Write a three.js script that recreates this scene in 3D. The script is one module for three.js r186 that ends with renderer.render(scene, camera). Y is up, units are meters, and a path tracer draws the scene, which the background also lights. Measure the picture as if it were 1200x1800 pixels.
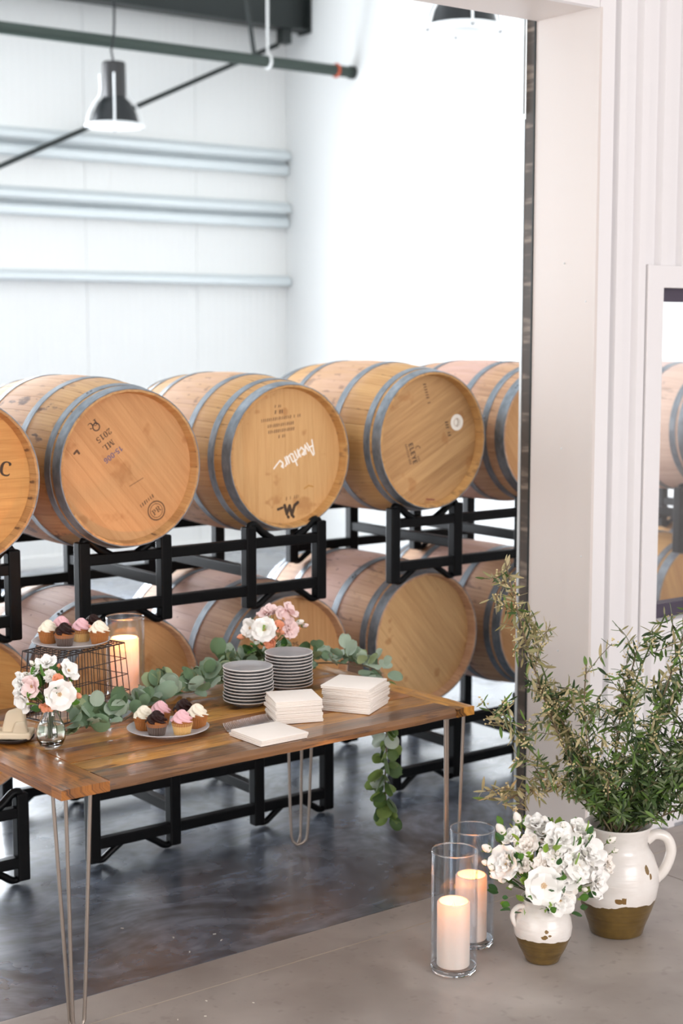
import * as THREE from 'three';
import { RoundedBoxGeometry } from 'three/addons/geometries/RoundedBoxGeometry.js';
import { mergeGeometries, toCreasedNormals, mergeVertices } from 'three/addons/utils/BufferGeometryUtils.js';
import { RectAreaLightUniformsLib } from 'three/addons/lights/RectAreaLightUniformsLib.js';

// ---------------------------------------------------------------- camera, light, exposure
const scene = new THREE.Scene();
const renderer = new THREE.WebGLRenderer({ antialias: true });
renderer.toneMapping = THREE.LinearToneMapping;
renderer.toneMappingExposure = 1.0;
renderer.shadowMap.enabled = true;
RectAreaLightUniformsLib.init();
const D2R = Math.PI / 180;
const camera = new THREE.PerspectiveCamera(2 * Math.atan(900 / 2698) / D2R, 2 / 3, 0.1, 60);
camera.position.set(0, 2.08, 0);
camera.rotation.order = 'YXZ';
camera.rotation.set(-6.67 * D2R, -37.16 * D2R, 0);
camera.focus = 4.95; camera.userData.fStop = 2.2;
scene.add(camera);
scene.background = new THREE.Color(0x0b0c0e);

function areaLight(name, w, h, color, intensity, pos, target) {
  const l = new THREE.RectAreaLight(color, intensity, w, h);
  l.name = name; l.position.set(...pos); l.lookAt(...target); l.castShadow = true; scene.add(l); return l;
}
// tall translucent glazing in the back wall of the barrel room (out of view, left), cool daylight
areaLight('glazing_daylight', 4.7, 4.2, 0xeef3f8, 17.5, [3.05, 2.25, -12.22], [3.05, 2.25, 0]);
// hall: glazed doors on the left, and windows behind the camera
areaLight('hall_side_daylight', 3.6, 3.0, 0xfbf6f4, 3.2, [-3.82, 1.9, -1.9], [8, 1.5, -1.9]);
areaLight('hall_rear_daylight', 5.0, 3.0, 0xf8f6f8, 9.3, [2.6, 2.3, 4.72], [2.6, 1.7, -8]);

// ---------------------------------------------------------------- helpers
let seedState = 7;
const srand = (s) => { seedState = (s * 2654435761) >>> 0 || 1; };
const rnd = () => { seedState = (seedState + 0x6D2B79F5) >>> 0; let t = seedState; t = Math.imul(t ^ (t >>> 15), t | 1); t ^= t + Math.imul(t ^ (t >>> 7), t | 61); return ((t ^ (t >>> 14)) >>> 0) / 4294967296; };
const rr = (a, b) => a + (b - a) * rnd();
const V = (x, y, z) => new THREE.Vector3(x, y, z);
const clamp = (x, a = 0, b = 1) => Math.min(b, Math.max(a, x));
const smooth = (a, b, x) => { const t = clamp((x - a) / (b - a)); return t * t * (3 - 2 * t); };
const hash = (x, y, s) => { let h = Math.imul(x | 0, 374761393) + Math.imul(y | 0, 668265263) + Math.imul(s | 0, 1442695041); h = Math.imul(h ^ (h >>> 13), 1274126177); return ((h ^ (h >>> 16)) >>> 0) / 4294967296; };
function vnoise(x, y, s = 0, px = 0, py = 0) {           // value noise, optionally periodic
  const xi = Math.floor(x), yi = Math.floor(y), fx = x - xi, fy = y - yi;
  const w = (a, p) => p ? ((a % p) + p) % p : a;
  const u = fx * fx * (3 - 2 * fx), v = fy * fy * (3 - 2 * fy);
  const a = hash(w(xi, px), w(yi, py), s), b = hash(w(xi + 1, px), w(yi, py), s), c = hash(w(xi, px), w(yi + 1, py), s), d = hash(w(xi + 1, px), w(yi + 1, py), s);
  return (a * (1 - u) + b * u) * (1 - v) + (c * (1 - u) + d * u) * v;
}
function fbm(x, y, o = 4, s = 0, px = 0, py = 0) { let a = 0, n = 0, k = 1; for (let i = 0; i < o; i++) { a += k * vnoise(x, y, s + i, px, py); n += k; k *= 0.5; x *= 2; y *= 2; px *= 2; py *= 2; } return a / n; }
function dataTex(w, h, fn, srgb = true, rep = true) {
  const d = new Uint8Array(w * h * 4);
  for (let j = 0; j < h; j++) for (let i = 0; i < w; i++) { const c = fn((i + 0.5) / w, (j + 0.5) / h), o = 4 * (j * w + i); d[o] = clamp(c[0]) * 255; d[o + 1] = clamp(c[1]) * 255; d[o + 2] = clamp(c[2]) * 255; d[o + 3] = 255; }
  const t = new THREE.DataTexture(d, w, h); t.magFilter = t.minFilter = THREE.LinearFilter;
  if (srgb) t.colorSpace = THREE.SRGBColorSpace;
  if (rep) t.wrapS = t.wrapT = THREE.RepeatWrapping;
  t.needsUpdate = true; return t;
}
const grey = (w, h, f) => dataTex(w, h, (u, v) => { const g = f(u, v); return [g, g, g]; }, false);
const mix3 = (a, b, t) => [a[0] + (b[0] - a[0]) * t, a[1] + (b[1] - a[1]) * t, a[2] + (b[2] - a[2]) * t];
const rgb = (r, g, b) => [r / 255, g / 255, b / 255];
const std = (o) => new THREE.MeshStandardMaterial(o);
const phy = (o) => new THREE.MeshPhysicalMaterial(o);

const used = new Map();
function numbered(n) { const k = used.get(n) || 0; used.set(n, k + 1); return k ? `${n}_${String(k).padStart(3, '0')}` : n; }
function meta(o, label, category, group) { o.userData.label = label; o.userData.category = category; if (group) o.userData.group = group; return o; }
function thing(name, label, category, pos = [0, 0, 0], ry = 0, group) { const g = new THREE.Group(); g.name = numbered(name); g.position.set(...pos); g.rotation.y = ry; scene.add(g); return meta(g, label, category, group); }
function part(name, geo, mat, parent, pos, rot) {
  const m = new THREE.Mesh(geo, mat); m.name = name; m.castShadow = m.receiveShadow = true;
  if (pos) m.position.set(...pos); if (rot) m.rotation.set(...rot); parent.add(m); return m;
}
function solo(name, geo, mat, label, category, pos, rot, group) { const m = part(numbered(name), geo, mat, scene, pos, rot); return meta(m, label, category, group); }
function struct(name, geo, mat, pos) { const m = part(numbered(name), geo, mat, scene, pos); m.userData.kind = 'structure'; return m; }
function structGroup(name) { const g = new THREE.Group(); g.name = numbered(name); g.userData.kind = 'structure'; scene.add(g); return g; }
function box(x0, x1, y0, y1, z0, z1) {                   // uv in metres
  const g = new THREE.BoxGeometry(x1 - x0, y1 - y0, z1 - z0); g.translate((x0 + x1) / 2, (y0 + y1) / 2, (z0 + z1) / 2);
  const p = g.attributes.position, n = g.attributes.normal, uv = g.attributes.uv;
  for (let i = 0; i < p.count; i++) { const ax = Math.abs(n.getX(i)), ay = Math.abs(n.getY(i)); if (ay > 0.5) uv.setXY(i, p.getX(i), p.getZ(i)); else if (ax > 0.5) uv.setXY(i, p.getZ(i), p.getY(i)); else uv.setXY(i, p.getX(i), p.getY(i)); }
  return g;
}
const rbox = (w, h, d, r, seg = 2) => new RoundedBoxGeometry(w, h, d, seg, r);
const lathe = (pts, seg = 48) => new THREE.LatheGeometry(pts.map(([r, y]) => new THREE.Vector2(Math.max(r, 0.00001), y)), seg);
const tube = (pts, r, seg = 24, rs = 8) => new THREE.TubeGeometry(new THREE.CatmullRomCurve3(pts.map((p) => p.isVector3 ? p : V(...p)), false, 'centripetal'), seg, r, rs, false);
function bar(a, b, r, rs = 6, r2) { const A = V(...a), B = V(...b), d = B.clone().sub(A), g = new THREE.CylinderGeometry(r2 ?? r, r, d.length(), rs, 1); g.translate(0, d.length() / 2, 0); g.applyQuaternion(new THREE.Quaternion().setFromUnitVectors(V(0, 1, 0), d.normalize())); g.translate(...a); return g; }
function sqbar(a, b, w, h) {                              // rectangular tube from a to b; h is measured towards +y as far as it goes
  const A = V(...a), B = V(...b), d = B.clone().sub(A), L = d.length(), g = rbox(w, h, L, Math.min(w, h) * 0.14, 1);
  const m = new THREE.Matrix4().lookAt(A, B, Math.abs(d.y) > 0.95 * L ? V(0, 0, 1) : V(0, 1, 0)); g.applyMatrix4(m); g.translate((a[0] + b[0]) / 2, (a[1] + b[1]) / 2, (a[2] + b[2]) / 2); return g;
}
const merge = (list) => mergeGeometries(list.map((g) => { const q = g.index ? g.toNonIndexed() : g; for (const k of Object.keys(q.attributes)) if (!['position', 'normal', 'uv'].includes(k)) q.deleteAttribute(k); if (!q.attributes.uv) q.setAttribute('uv', new THREE.Float32BufferAttribute(new Float32Array(q.attributes.position.count * 2), 2)); return q; }));
function paramGeo(nu, nv, f) {                            // open patch
  const p = [], uv = [], ix = [];
  for (let j = 0; j <= nv; j++) for (let i = 0; i <= nu; i++) { const q = f(i / nu, j / nv); p.push(q[0], q[1], q[2]); uv.push(i / nu, j / nv); }
  for (let j = 0; j < nv; j++) for (let i = 0; i < nu; i++) { const a = j * (nu + 1) + i, b = a + 1, c = a + nu + 1, d = c + 1; ix.push(a, b, d, a, d, c); }
  const g = new THREE.BufferGeometry(); g.setAttribute('position', new THREE.Float32BufferAttribute(p, 3)); g.setAttribute('uv', new THREE.Float32BufferAttribute(uv, 2)); g.setIndex(ix); g.computeVertexNormals(); return g;
}
function canvas(w, h, draw) { const c = document.createElement('canvas'); c.width = w; c.height = h; draw(c.getContext('2d'), w, h); const t = new THREE.CanvasTexture(c); t.colorSpace = THREE.SRGBColorSpace; t.magFilter = THREE.LinearFilter; return t; }

// ---------------------------------------------------------------- materials
const fineRibs = grey(256, 8, (u) => 0.5 + 0.5 * Math.cos(u * Math.PI * 2 * 8));
fineRibs.repeat.set(1.6, 1);
const M = {
  wallWhite: std({ color: 0xf1f1ef, roughness: 0.62, bumpMap: fineRibs, bumpScale: 0.0015 }),
  ceiling: std({ color: 0xe6e7e6, roughness: 0.8 }),
  cladding: std({ color: 0xe9e7e8, roughness: 0.32 }),
  jamb: std({ color: 0xdad2cd, roughness: 0.5 }),
  galv: std({ color: 0xdbe1e3, metalness: 0.45, roughness: 0.42, bumpMap: grey(128, 128, (u, v) => fbm(u * 8, v * 8, 3, 5, 8, 8)), bumpScale: 0.001 }),
  darkSteel: std({ color: 0x2b302f, metalness: 0.3, roughness: 0.5 }),
  brownSteel: std({ map: dataTex(128, 512, (u, v) => { const n = fbm(u * 6, v * 40, 4, 21, 6, 40); return mix3(rgb(70, 61, 54), rgb(134, 120, 108), smooth(0.45, 0.8, n)); }), roughness: 0.6 }),
  rack: phy({ color: 0x040507, roughness: 0.4, specularIntensity: 0.3 }),
  winFrame: std({ color: 0x57505f, roughness: 0.42, metalness: 0.5 }),
  pane: phy({ color: 0xffffff, transmission: 1, thickness: 0, roughness: 0, ior: 1.5 }),
  glass: phy({ color: 0xf7fbff, transmission: 1, thickness: 0, roughness: 0, ior: 1.5 }),
  glassSolid: phy({ color: 0xffffff, transmission: 1, thickness: 0.02, roughness: 0.0, ior: 1.48 }),
  rod: std({ color: 0x9a8f86, metalness: 0.8, roughness: 0.38 }),
  silver: std({ color: 0xd6d6d8, metalness: 1, roughness: 0.2 }),
  wire: std({ color: 0x4a4240, metalness: 0.7, roughness: 0.45 }),
  plate: std({ color: 0xc6c5c8, roughness: 0.3 }),
  plateBody: std({ color: 0x9b9a9c, roughness: 0.32 }),
  plateEdge: std({ color: 0xe2dfdc, roughness: 0.35 }),
  stemGreen: std({ color: 0x4c5a2c, roughness: 0.7 }),
  twig: std({ color: 0x6f5f49, roughness: 0.8 }),
  day: (c, k) => std({ color: 0x222222, roughness: 1, emissive: c, emissiveIntensity: k }),
};
const leafMat = (c, t = 0.25) => phy({ color: c, roughness: 0.62, transmission: t, thickness: 0, side: THREE.DoubleSide });

// concrete
const CS = 1024;
const concDark = dataTex(CS, CS, (u, v) => {               // trowelled, sealed concrete: cloudy patches and brushed swirls
  const wx = fbm(u * 3, v * 3, 4, 11, 3, 3), wy = fbm(u * 3, v * 3, 4, 17, 3, 3), n = fbm(u * 4 + (wx - 0.5) * 3, v * 4 + (wy - 0.5) * 3, 5, 3, 4, 4), s = fbm(u * 12 + (wx - 0.5) * 14, v * 44 + (wy - 0.5) * 22, 4, 8, 12, 44), f = fbm(u * 90, v * 90, 2, 29, 90, 90);
  const h = fbm(u * 60 + (wx - 0.5) * 40, v * 190 + (wy - 0.5) * 60, 3, 33, 60, 190);
  const t = clamp(0.5 + 1.15 * (n - 0.5) + 0.9 * (s - 0.5) + 0.6 * (h - 0.5) + 0.5 * (f - 0.5));
  return mix3(rgb(38, 42, 50), rgb(120, 130, 146), t);
});
const concDarkR = grey(512, 512, (u, v) => 0.22 + 0.26 * smooth(0.3, 0.8, fbm(u * 9, v * 9, 5, 31, 9, 9)));
concDark.repeat.set(1 / 3.7, 1 / 3.7); concDarkR.repeat.set(1 / 2.3, 1 / 2.3);
M.floorDark = phy({ map: concDark, roughnessMap: concDarkR, roughness: 1, ior: 1.9, clearcoat: 1, clearcoatRoughness: 0.22 });
const concLight = dataTex(CS, CS, (u, v) => {
  const n = fbm(u * 6, v * 6, 5, 41, 6, 6), m = fbm(u * 14 + n * 2, v * 14, 4, 45, 0, 0), sp = fbm(u * 120, v * 120, 2, 49, 120, 120);
  const e = smooth(0, 0.05, u) * smooth(0, 0.05, v) * smooth(0, 0.05, 1 - u) * smooth(0, 0.05, 1 - v);
  let c = mix3(rgb(142, 132, 125), rgb(180, 171, 164), clamp(0.5 + (0.7 * (n - 0.5) * 2 + 0.5 * e * (m - 0.5) * 2)));
  return mix3(c, rgb(112, 103, 96), 0.22 * smooth(0.7, 0.9, sp));
});
concLight.repeat.set(1 / 2.9, 1 / 2.9);
M.floorLight = std({ map: concLight, roughness: 0.4 });
M.filler = std({ color: 0xb8ab98, roughness: 0.8 });

// ---------------------------------------------------------------- setting: barrel room
const ZW0 = -4.176, ZW1 = -4.515, XJ = 4.39, YH = 3.302, XR = 8.72, ZB = -12.4, XL = -4.0, YC = 6.4;
struct('floor', box(XL - 0.3, XR + 0.3, -0.2, 0, ZB - 0.3, ZW0), M.floorDark);
{ // hall slabs with filled saw cuts
  const f = structGroup('floor_hall');
  const xs = [XL - 0.3, 0.6, 4.46, XR + 0.3], zs = [ZW0, -3.996, -0.4, 5.1], g = 0.0028;
  for (let i = 0; i < 3; i++) for (let j = 0; j < 3; j++) part('slab', box(xs[i] + g, xs[i + 1] - g, -0.2, 0, zs[j] + g, zs[j + 1] - g), M.floorLight, f);
  for (const z of zs.slice(1, 3)) part('joint_filler', box(XL, XR, -0.05, -0.0008, z - g, z + g), M.filler, f);
  for (const x of xs.slice(1, 3)) part('joint_filler', box(x - g, x + g, -0.05, -0.003, ZW0, 5), M.filler, f);
  part('joint_filler', box(XL, XR, -0.05, -0.0015, ZW0, ZW0 + g), M.filler, f);
}
{ // back wall of insulated panels: the glazed bay is at the left, out of view
  const w = structGroup('wall_back'), seams = [5.45, 6.55, 7.7, XR + 0.3], t = 0.0025;
  for (let i = 0; i < seams.length - 1; i++) part('wall_panel', box(seams[i] + t, seams[i + 1] - t, 0, YC, ZB - 0.12, ZB), M.wallWhite, w);
  part('wall_core', box(XL - 0.3, XR + 0.3, 0, YC, ZB - 0.3, ZB - 0.125), M.ceiling, w);
  part('wall_panel', box(XL, 0.65, 0, YC, ZB - 0.12, ZB), M.wallWhite, w);
  part('wall_panel', box(0.65, 5.45, 4.42, YC, ZB - 0.12, ZB), M.wallWhite, w);
}
{ // right wall
  const w = structGroup('wall_right'), n = 7, d = (ZW1 - ZB) / n;
  for (let i = 0; i < n; i++) part('wall_panel', box(XR, XR + 0.12, 0, YC, ZB + i * d + 0.002, ZB + (i + 1) * d - 0.002), M.wallWhite, w);
  part('wall_core', box(XR + 0.125, XR + 0.3, 0, YC, ZB - 0.3, 5.1), M.ceiling, w);
  part('wall_panel', box(XR, XR + 0.12, 0, YC, ZW0, 5), M.cladding, w);
}
struct('wall_left', box(XL - 0.3, XL, 0, YC, ZB - 0.3, 5.1), M.wallWhite);
struct('wall_rear', box(XL - 0.3, XR + 0.3, 0, YC, 4.8, 5.1), M.cladding);
struct('ceiling', box(XL - 0.3, XR + 0.3, YC, YC + 0.2, ZB - 0.3, 5.1), M.ceiling);
struct('baseboard_back', box(5.45, XR, 0, 0.1, ZB, ZB + 0.02), std({ color: 0xf4f4f2, roughness: 0.5 }));
// daylight openings (the sky seen through frosted glazing)
{ const d = structGroup('window_4'); part('pane', box(0.65, 5.45, 0, 4.42, ZB - 0.1, ZB - 0.05), M.day(0xe4f0ff, 4), d); for (let i = 1; i < 6; i++) part('glazing_bar', box(0.65, 5.45, i * 0.73, i * 0.73 + 0.04, ZB - 0.05, ZB - 0.02), M.galv, d); }
{ const d = structGroup('window_2'); part('pane', box(XL, XL + 0.02, 0.3, 3.5, -3.8, 0), M.day(0xfff1e6, 2), d); for (const z of [-3.8, -2.53, -1.27, 0]) part('window_frame', box(XL, XL + 0.06, 0.25, 3.55, z - 0.03, z + 0.03), M.winFrame, d); }
{ const d = structGroup('window_3'); part('pane', box(0, 5.2, 0.7, 3.9, 4.78, 4.8), M.day(0xfff2ea, 2), d); for (const x of [0, 1.3, 2.6, 3.9, 5.2]) part('window_frame', box(x - 0.03, x + 0.03, 0.65, 3.95, 4.74, 4.8), M.winFrame, d); }

{ // wall with the doorway and the window to the right of it
  const w = structGroup('wall_front'), WX0 = 4.778, WX1 = 6.6, WY0 = 0.894, WY1 = 2.26, zc = ZW0 - 0.03;
  const core = (x0, x1, y0, y1) => part('wall_core', box(x0, x1, y0, y1, ZW1, zc), M.wallWhite, w);
  core(XJ + 0.012, WX0, 0, YC); core(WX0, WX1, 0, WY0); core(WX0, WX1, WY1, YC); core(WX1, XR, 0, YC);
  core(-0.6, XJ + 0.012, YH + 0.012, YC); core(XL, -0.6, 0, YC);
  const pitch = 0.128, prof = [[0, 0], [0.052, 0], [0.06, 0.029], [0.1, 0.029], [0.108, 0]];      // ribbed sheet, ribs standing towards the hall
  function sheet(x0, x1, y0, y1) {
    const pts = []; const k0 = Math.floor((x0 - 4.45) / pitch);
    for (let k = k0; k < (x1 - 4.45) / pitch + 1; k++) for (const [dx, dz] of prof) { const x = 4.45 + k * pitch + dx; if (x > x0 && x < x1) pts.push([x, dz]); }
    pts.unshift([x0, 0]); pts.push([x1, 0]);
    const s = new THREE.Shape(); s.moveTo(x0, -0.002); for (const [x, z] of pts) s.lineTo(x, z + 0.001); s.lineTo(x1, -0.002);
    const g = new THREE.ExtrudeGeometry(s, { depth: y1 - y0, bevelEnabled: false }); g.rotateX(-Math.PI / 2); g.scale(1, 1, -1); g.translate(0, y0, zc);
    const ix = g.index; const p = g.attributes.position; for (let i = 0; i < p.count; i += 3) { const t = [p.getX(i + 1), p.getY(i + 1), p.getZ(i + 1)]; p.setXYZ(i + 1, p.getX(i + 2), p.getY(i + 2), p.getZ(i + 2)); p.setXYZ(i + 2, ...t); } g.computeVertexNormals();
    part('cladding_sheet', g, M.cladding, w);
  }
  sheet(4.475, 4.69, 0, YC); sheet(4.69, 6.69, 2.345, YC); sheet(4.69, 6.69, 0, 0.81); sheet(6.69, XR, 0, YC); sheet(-0.6, 4.305, YH + 0.085, YC); sheet(XL, -0.68, 0, YC);
  const screws = [];
  for (const [x, y] of [[4.5, 2.45], [4.5, 1.75], [4.5, 0.9]]) { const s = new THREE.SphereGeometry(0.0036, 8, 6); s.translate(x, y, zc + 0.004); screws.push(s); }
  // doorway lining
  const t = structGroup('trim_1');
  part('jamb_board', box(XJ, XJ + 0.012, 0, YH, ZW1, -4.312), M.jamb, t); part('jamb_board', box(XJ - 0.002, XJ + 0.012, 0, YH, -4.311, ZW0 + 0.004), M.jamb, t);
  part('header_board', box(-0.6, XJ, YH, YH + 0.012, ZW1, ZW0 - 0.0305), M.jamb, t);
  part('casing', box(XJ, XJ + 0.085, 0, YH + 0.085, ZW0 - 0.03, ZW0 + 0.002), M.cladding, t); part('casing', box(-0.6, XJ - 0.0025, YH - 0.002, YH + 0.085, ZW0 - 0.03, ZW0 + 0.002), M.cladding, t);
  part('jamb_board', box(-0.612, -0.6, 0, YH, ZW1, ZW0), M.jamb, t);
  for (const [y, z] of [[2.35, -4.34], [1.62, -4.34], [0.8, -4.34], [2.2, -4.22], [1.2, -4.22]]) { const s = new THREE.SphereGeometry(0.0036, 8, 6); s.translate(XJ - 0.001, y, z); screws.push(s); }
  part('screw_heads', merge(screws), M.galv, t);
  // window
  const wn = structGroup('window_1');
  const mitre = (x0, y0, x1, y1, a, b, c, d) => { const s = new THREE.Shape(); s.moveTo(x0, y0); s.lineTo(x1, y1); s.lineTo(c, d); s.lineTo(a, b); const g = new THREE.ExtrudeGeometry(s, { depth: 0.034, bevelEnabled: true, bevelSize: 0.002, bevelThickness: 0.002, bevelSegments: 1 }); g.translate(0, 0, zc + 0.002); part('window_casing', g, M.cladding, wn); };
  const o = [4.688, 6.69, 0.808, 2.346], q = [WX0, WX1, WY0, WY1];
  mitre(o[0], o[2], o[0], o[3], q[0], q[2], q[0], q[3]); mitre(o[0], o[3], o[1], o[3], q[0], q[3], q[1], q[3]); mitre(o[1], o[3], o[1], o[2], q[1], q[3], q[1], q[2]); mitre(o[1], o[2], o[0], o[2], q[1], q[2], q[0], q[2]);
  const zf = ZW0 - 0.06;
  part('window_frame', box(WX0, WX1, WY1 - 0.055, WY1, zf - 0.06, zf), M.winFrame, wn); part('window_frame', box(WX0, WX1, WY0, WY0 + 0.06, zf - 0.06, zf), M.winFrame, wn);
  part('window_frame', box(WX0, WX0 + 0.05, WY0 + 0.06, WY1 - 0.055, zf - 0.06, zf), M.winFrame, wn); part('window_frame', box(WX1 - 0.05, WX1, WY0 + 0.06, WY1 - 0.055, zf - 0.06, zf), M.winFrame, wn);
  part('pane', box(WX0 + 0.05, WX1 - 0.05, WY0 + 0.06, WY1 - 0.055, zf - 0.035, zf - 0.029), M.pane, wn);
}
{ // steel guide of the roller shutter behind the jamb
  const g = thing('shutter_guide', 'dark brown steel shutter guide behind the white door jamb', 'door guide', [XJ, 0, ZW1]);
  part('channel', box(0.001, 0.06, 0, YH + 0.3, -0.056, -0.001), M.brownSteel, g); part('channel_lip', box(-0.004, 0.012, 0, YH + 0.3, -0.008, -0.002), M.darkSteel, g);
  part('track_strip', box(0.0, 0.02, 0, 2.93, -0.074, -0.06), M.galv, g);
  const s = new THREE.Shape(); s.moveTo(-0.06, 2.95); s.lineTo(-0.076, 2.95); s.lineTo(-0.098, YH + 0.2); s.lineTo(-0.06, YH + 0.2); const eg = new THREE.ExtrudeGeometry(s, { depth: 0.01, bevelEnabled: false }); eg.rotateY(-Math.PI / 2); part('track_flare', eg, M.galv, g);
}

// ---------------------------------------------------------------- steelwork and services of the barrel room
{
  for (const [y, hh, label] of [[3.585, 0.25, 'highest galvanized steel girt across the white back wall'], [3.085, 0.25, 'middle galvanized steel girt across the white back wall'], [2.53, 0.1, 'lowest galvanized steel girt across the white back wall']]) {
    const t = thing('wall_girt', label, 'girt', [-1, y, ZB], 0, 'galvanized girts on the back wall');
    const s = new THREE.Shape();                      // zed girt: rolled upper flange standing out, web set back, lower lip
    const sec = hh > 0.2 ? [[0.001, hh], [0.03, hh - 0.004], [0.1, hh - 0.03], [0.118, hh - 0.055], [0.12, hh - 0.1], [0.114, hh - 0.112], [0.108, hh - 0.1], [0.104, hh - 0.065], [0.06, hh - 0.05], [0.04, hh - 0.08], [0.036, 0.12], [0.07, 0.1], [0.085, 0.07], [0.085, 0.012], [0.078, 0], [0.001, 0]] : [[0.001, hh], [0.04, hh - 0.004], [0.1, hh - 0.02], [0.12, hh - 0.045], [0.12, 0.012], [0.112, 0], [0.001, 0]];
    sec.forEach((q, k) => k ? s.lineTo(...q) : s.moveTo(...q));
    const g = new THREE.ExtrudeGeometry(s, { depth: XR + 1 - 0.02, bevelEnabled: false }); g.rotateY(Math.PI / 2); g.scale(1, 1, -1);
    const p = g.attributes.position; for (let i = 0; i < p.count; i += 3) { const q = [p.getX(i + 1), p.getY(i + 1), p.getZ(i + 1)]; p.setXYZ(i + 1, p.getX(i + 2), p.getY(i + 2), p.getZ(i + 2)); p.setXYZ(i + 2, ...q); } g.computeVertexNormals();
    part('girt_channel', g, M.galv, t);
  }
  const b = thing('rafter_beam', 'dark grey steel beam above the girts at the top', 'beam', [-1, 4.885, -12.06]);
  part('lower_flange', box(0, XR + 0.98, 0, 0.018, -0.09, 0.09), M.darkSteel, b); part('web', box(0, XR + 0.98, 0.018, 0.38, -0.008, 0.008), M.darkSteel, b); part('upper_flange', box(0, XR + 0.98, 0.38, 0.398, -0.09, 0.09), M.darkSteel, b);
  part('end_plate', box(XR + 0.975, XR + 0.995, -0.02, 0.42, -0.1, 0.1), M.darkSteel, b);
  part('bracket', box(XR + 0.70, XR + 0.80, -0.13, 0, -0.05, 0.05), M.darkSteel, b);
  const rodA = V(-1.2, 0.33, -12.2), rodB = V(8.44, 4.752, -12.12);
  solo('brace_rod', bar([rodA.x, rodA.y, rodA.z], [rodB.x, rodB.y, rodB.z], 0.022, 8), M.darkSteel, 'thin diagonal steel brace rod crossing behind the pendant lamp', 'brace rod');
  const pz = -11.32, py = 4.42;
  const pp = thing('sprinkler_pipe', 'dark green overhead pipe running to the right white wall', 'pipe', [0, py, pz]);
  part('pipe', bar([-1, 0, 0], [XR - 0.005, 0, 0], 0.05, 20), std({ color: 0x37423c, roughness: 0.4, metalness: 0.3 }), pp);
  const ring = new THREE.TorusGeometry(0.052, 0.014, 8, 20); ring.rotateY(Math.PI / 2); part('orange_ring', ring, std({ color: 0xc4583a, roughness: 0.6 }), pp, [XR - 0.2, 0, 0]);
  part('end_collar', bar([XR - 0.05, 0, 0], [XR - 0.004, 0, 0], 0.058, 20), M.darkSteel, pp);
  const hs = thing('pipe_hanger', 'white strap hanger looped around the overhead pipe', 'pipe hanger', [7.775, py, pz]);
  const hl = new THREE.TorusGeometry(0.058, 0.012, 8, 20); hl.rotateY(Math.PI / 2); part('loop', hl, M.wallWhite, hs); part('strap', bar([0, 0.055, 0], [0, YC - py, 0], 0.012, 8), M.wallWhite, hs);
  solo('hanger_strut', bar([7.636, py + 0.04, pz], [7.3, YC, pz], 0.02, 8), M.darkSteel, 'dark steel strut dropping to the overhead pipe', 'strut');
}
function pendant(x, y, z, label) {                        // high-bay lamp: housing, bell reflector, wire cage, white glass rim disc
  const t = thing('pendant_lamp', label, 'lamp', [x, y, z], 0, 'pendant lamps of the barrel room');
  const black = std({ color: 0x15181a, roughness: 0.35, metalness: 0.2 }), grey1 = std({ color: 0x8d9092, roughness: 0.4, metalness: 0.6 }), white = std({ color: 0xf4f6f6, roughness: 0.35 });
  part('reflector_bell', lathe([[0.195, 0.035], [0.19, 0.05], [0.172, 0.12], [0.13, 0.2], [0.09, 0.24], [0.084, 0.24], [0.12, 0.195], [0.164, 0.12], [0.182, 0.05], [0.182, 0.035], [0.195, 0.035]], 40), black, t);
  part('ballast_housing', lathe([[0, 0.23], [0.088, 0.23], [0.092, 0.245], [0.092, 0.5], [0.085, 0.515], [0, 0.52]], 32), std({ color: 0x3b3a3a, roughness: 0.4, metalness: 0.5 }), t);
  part('rim_disc', lathe([[0.1, 0.012], [0.236, 0.012], [0.24, 0.02], [0.236, 0.03], [0.19, 0.042], [0.1, 0.042], [0.1, 0.012]], 48), white, t);
  part('lens', lathe([[0, 0.004], [0.06, 0.006], [0.098, 0.014], [0.098, 0.02], [0, 0.02]], 32), phy({ color: 0xd8dcdc, roughness: 0.3 }), t);
  for (let k = 0; k < 4; k++) { const a = k * Math.PI / 2 + 0.5, c = Math.cos(a), s = Math.sin(a); part('cage_strap', tube([[c * 0.215, 0.02, s * 0.215], [c * 0.205, 0.1, s * 0.205], [c * 0.16, 0.19, s * 0.16], [c * 0.11, 0.27, s * 0.11], [c * 0.108, 0.42, s * 0.108]], 0.008, 20, 6), white, t); const st = new THREE.SphereGeometry(0.01, 8, 6); part('stud', st, grey1, t, [c * 0.215, 0.01, s * 0.215]); }
  part('cord', tube([[0, 0.5, 0], [-0.03, 0.56, 0], [0.0, 0.68, 0], [0, YC - y, 0]], 0.009, 20, 6), black, t);
  return t;
}
pendant(6.1, 3.69, -11.03, 'black bell pendant lamp hanging before the galvanized girts');
pendant(6.07, 3.80, -6.84, 'white-rimmed pendant lamp cut off by the door header');

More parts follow.
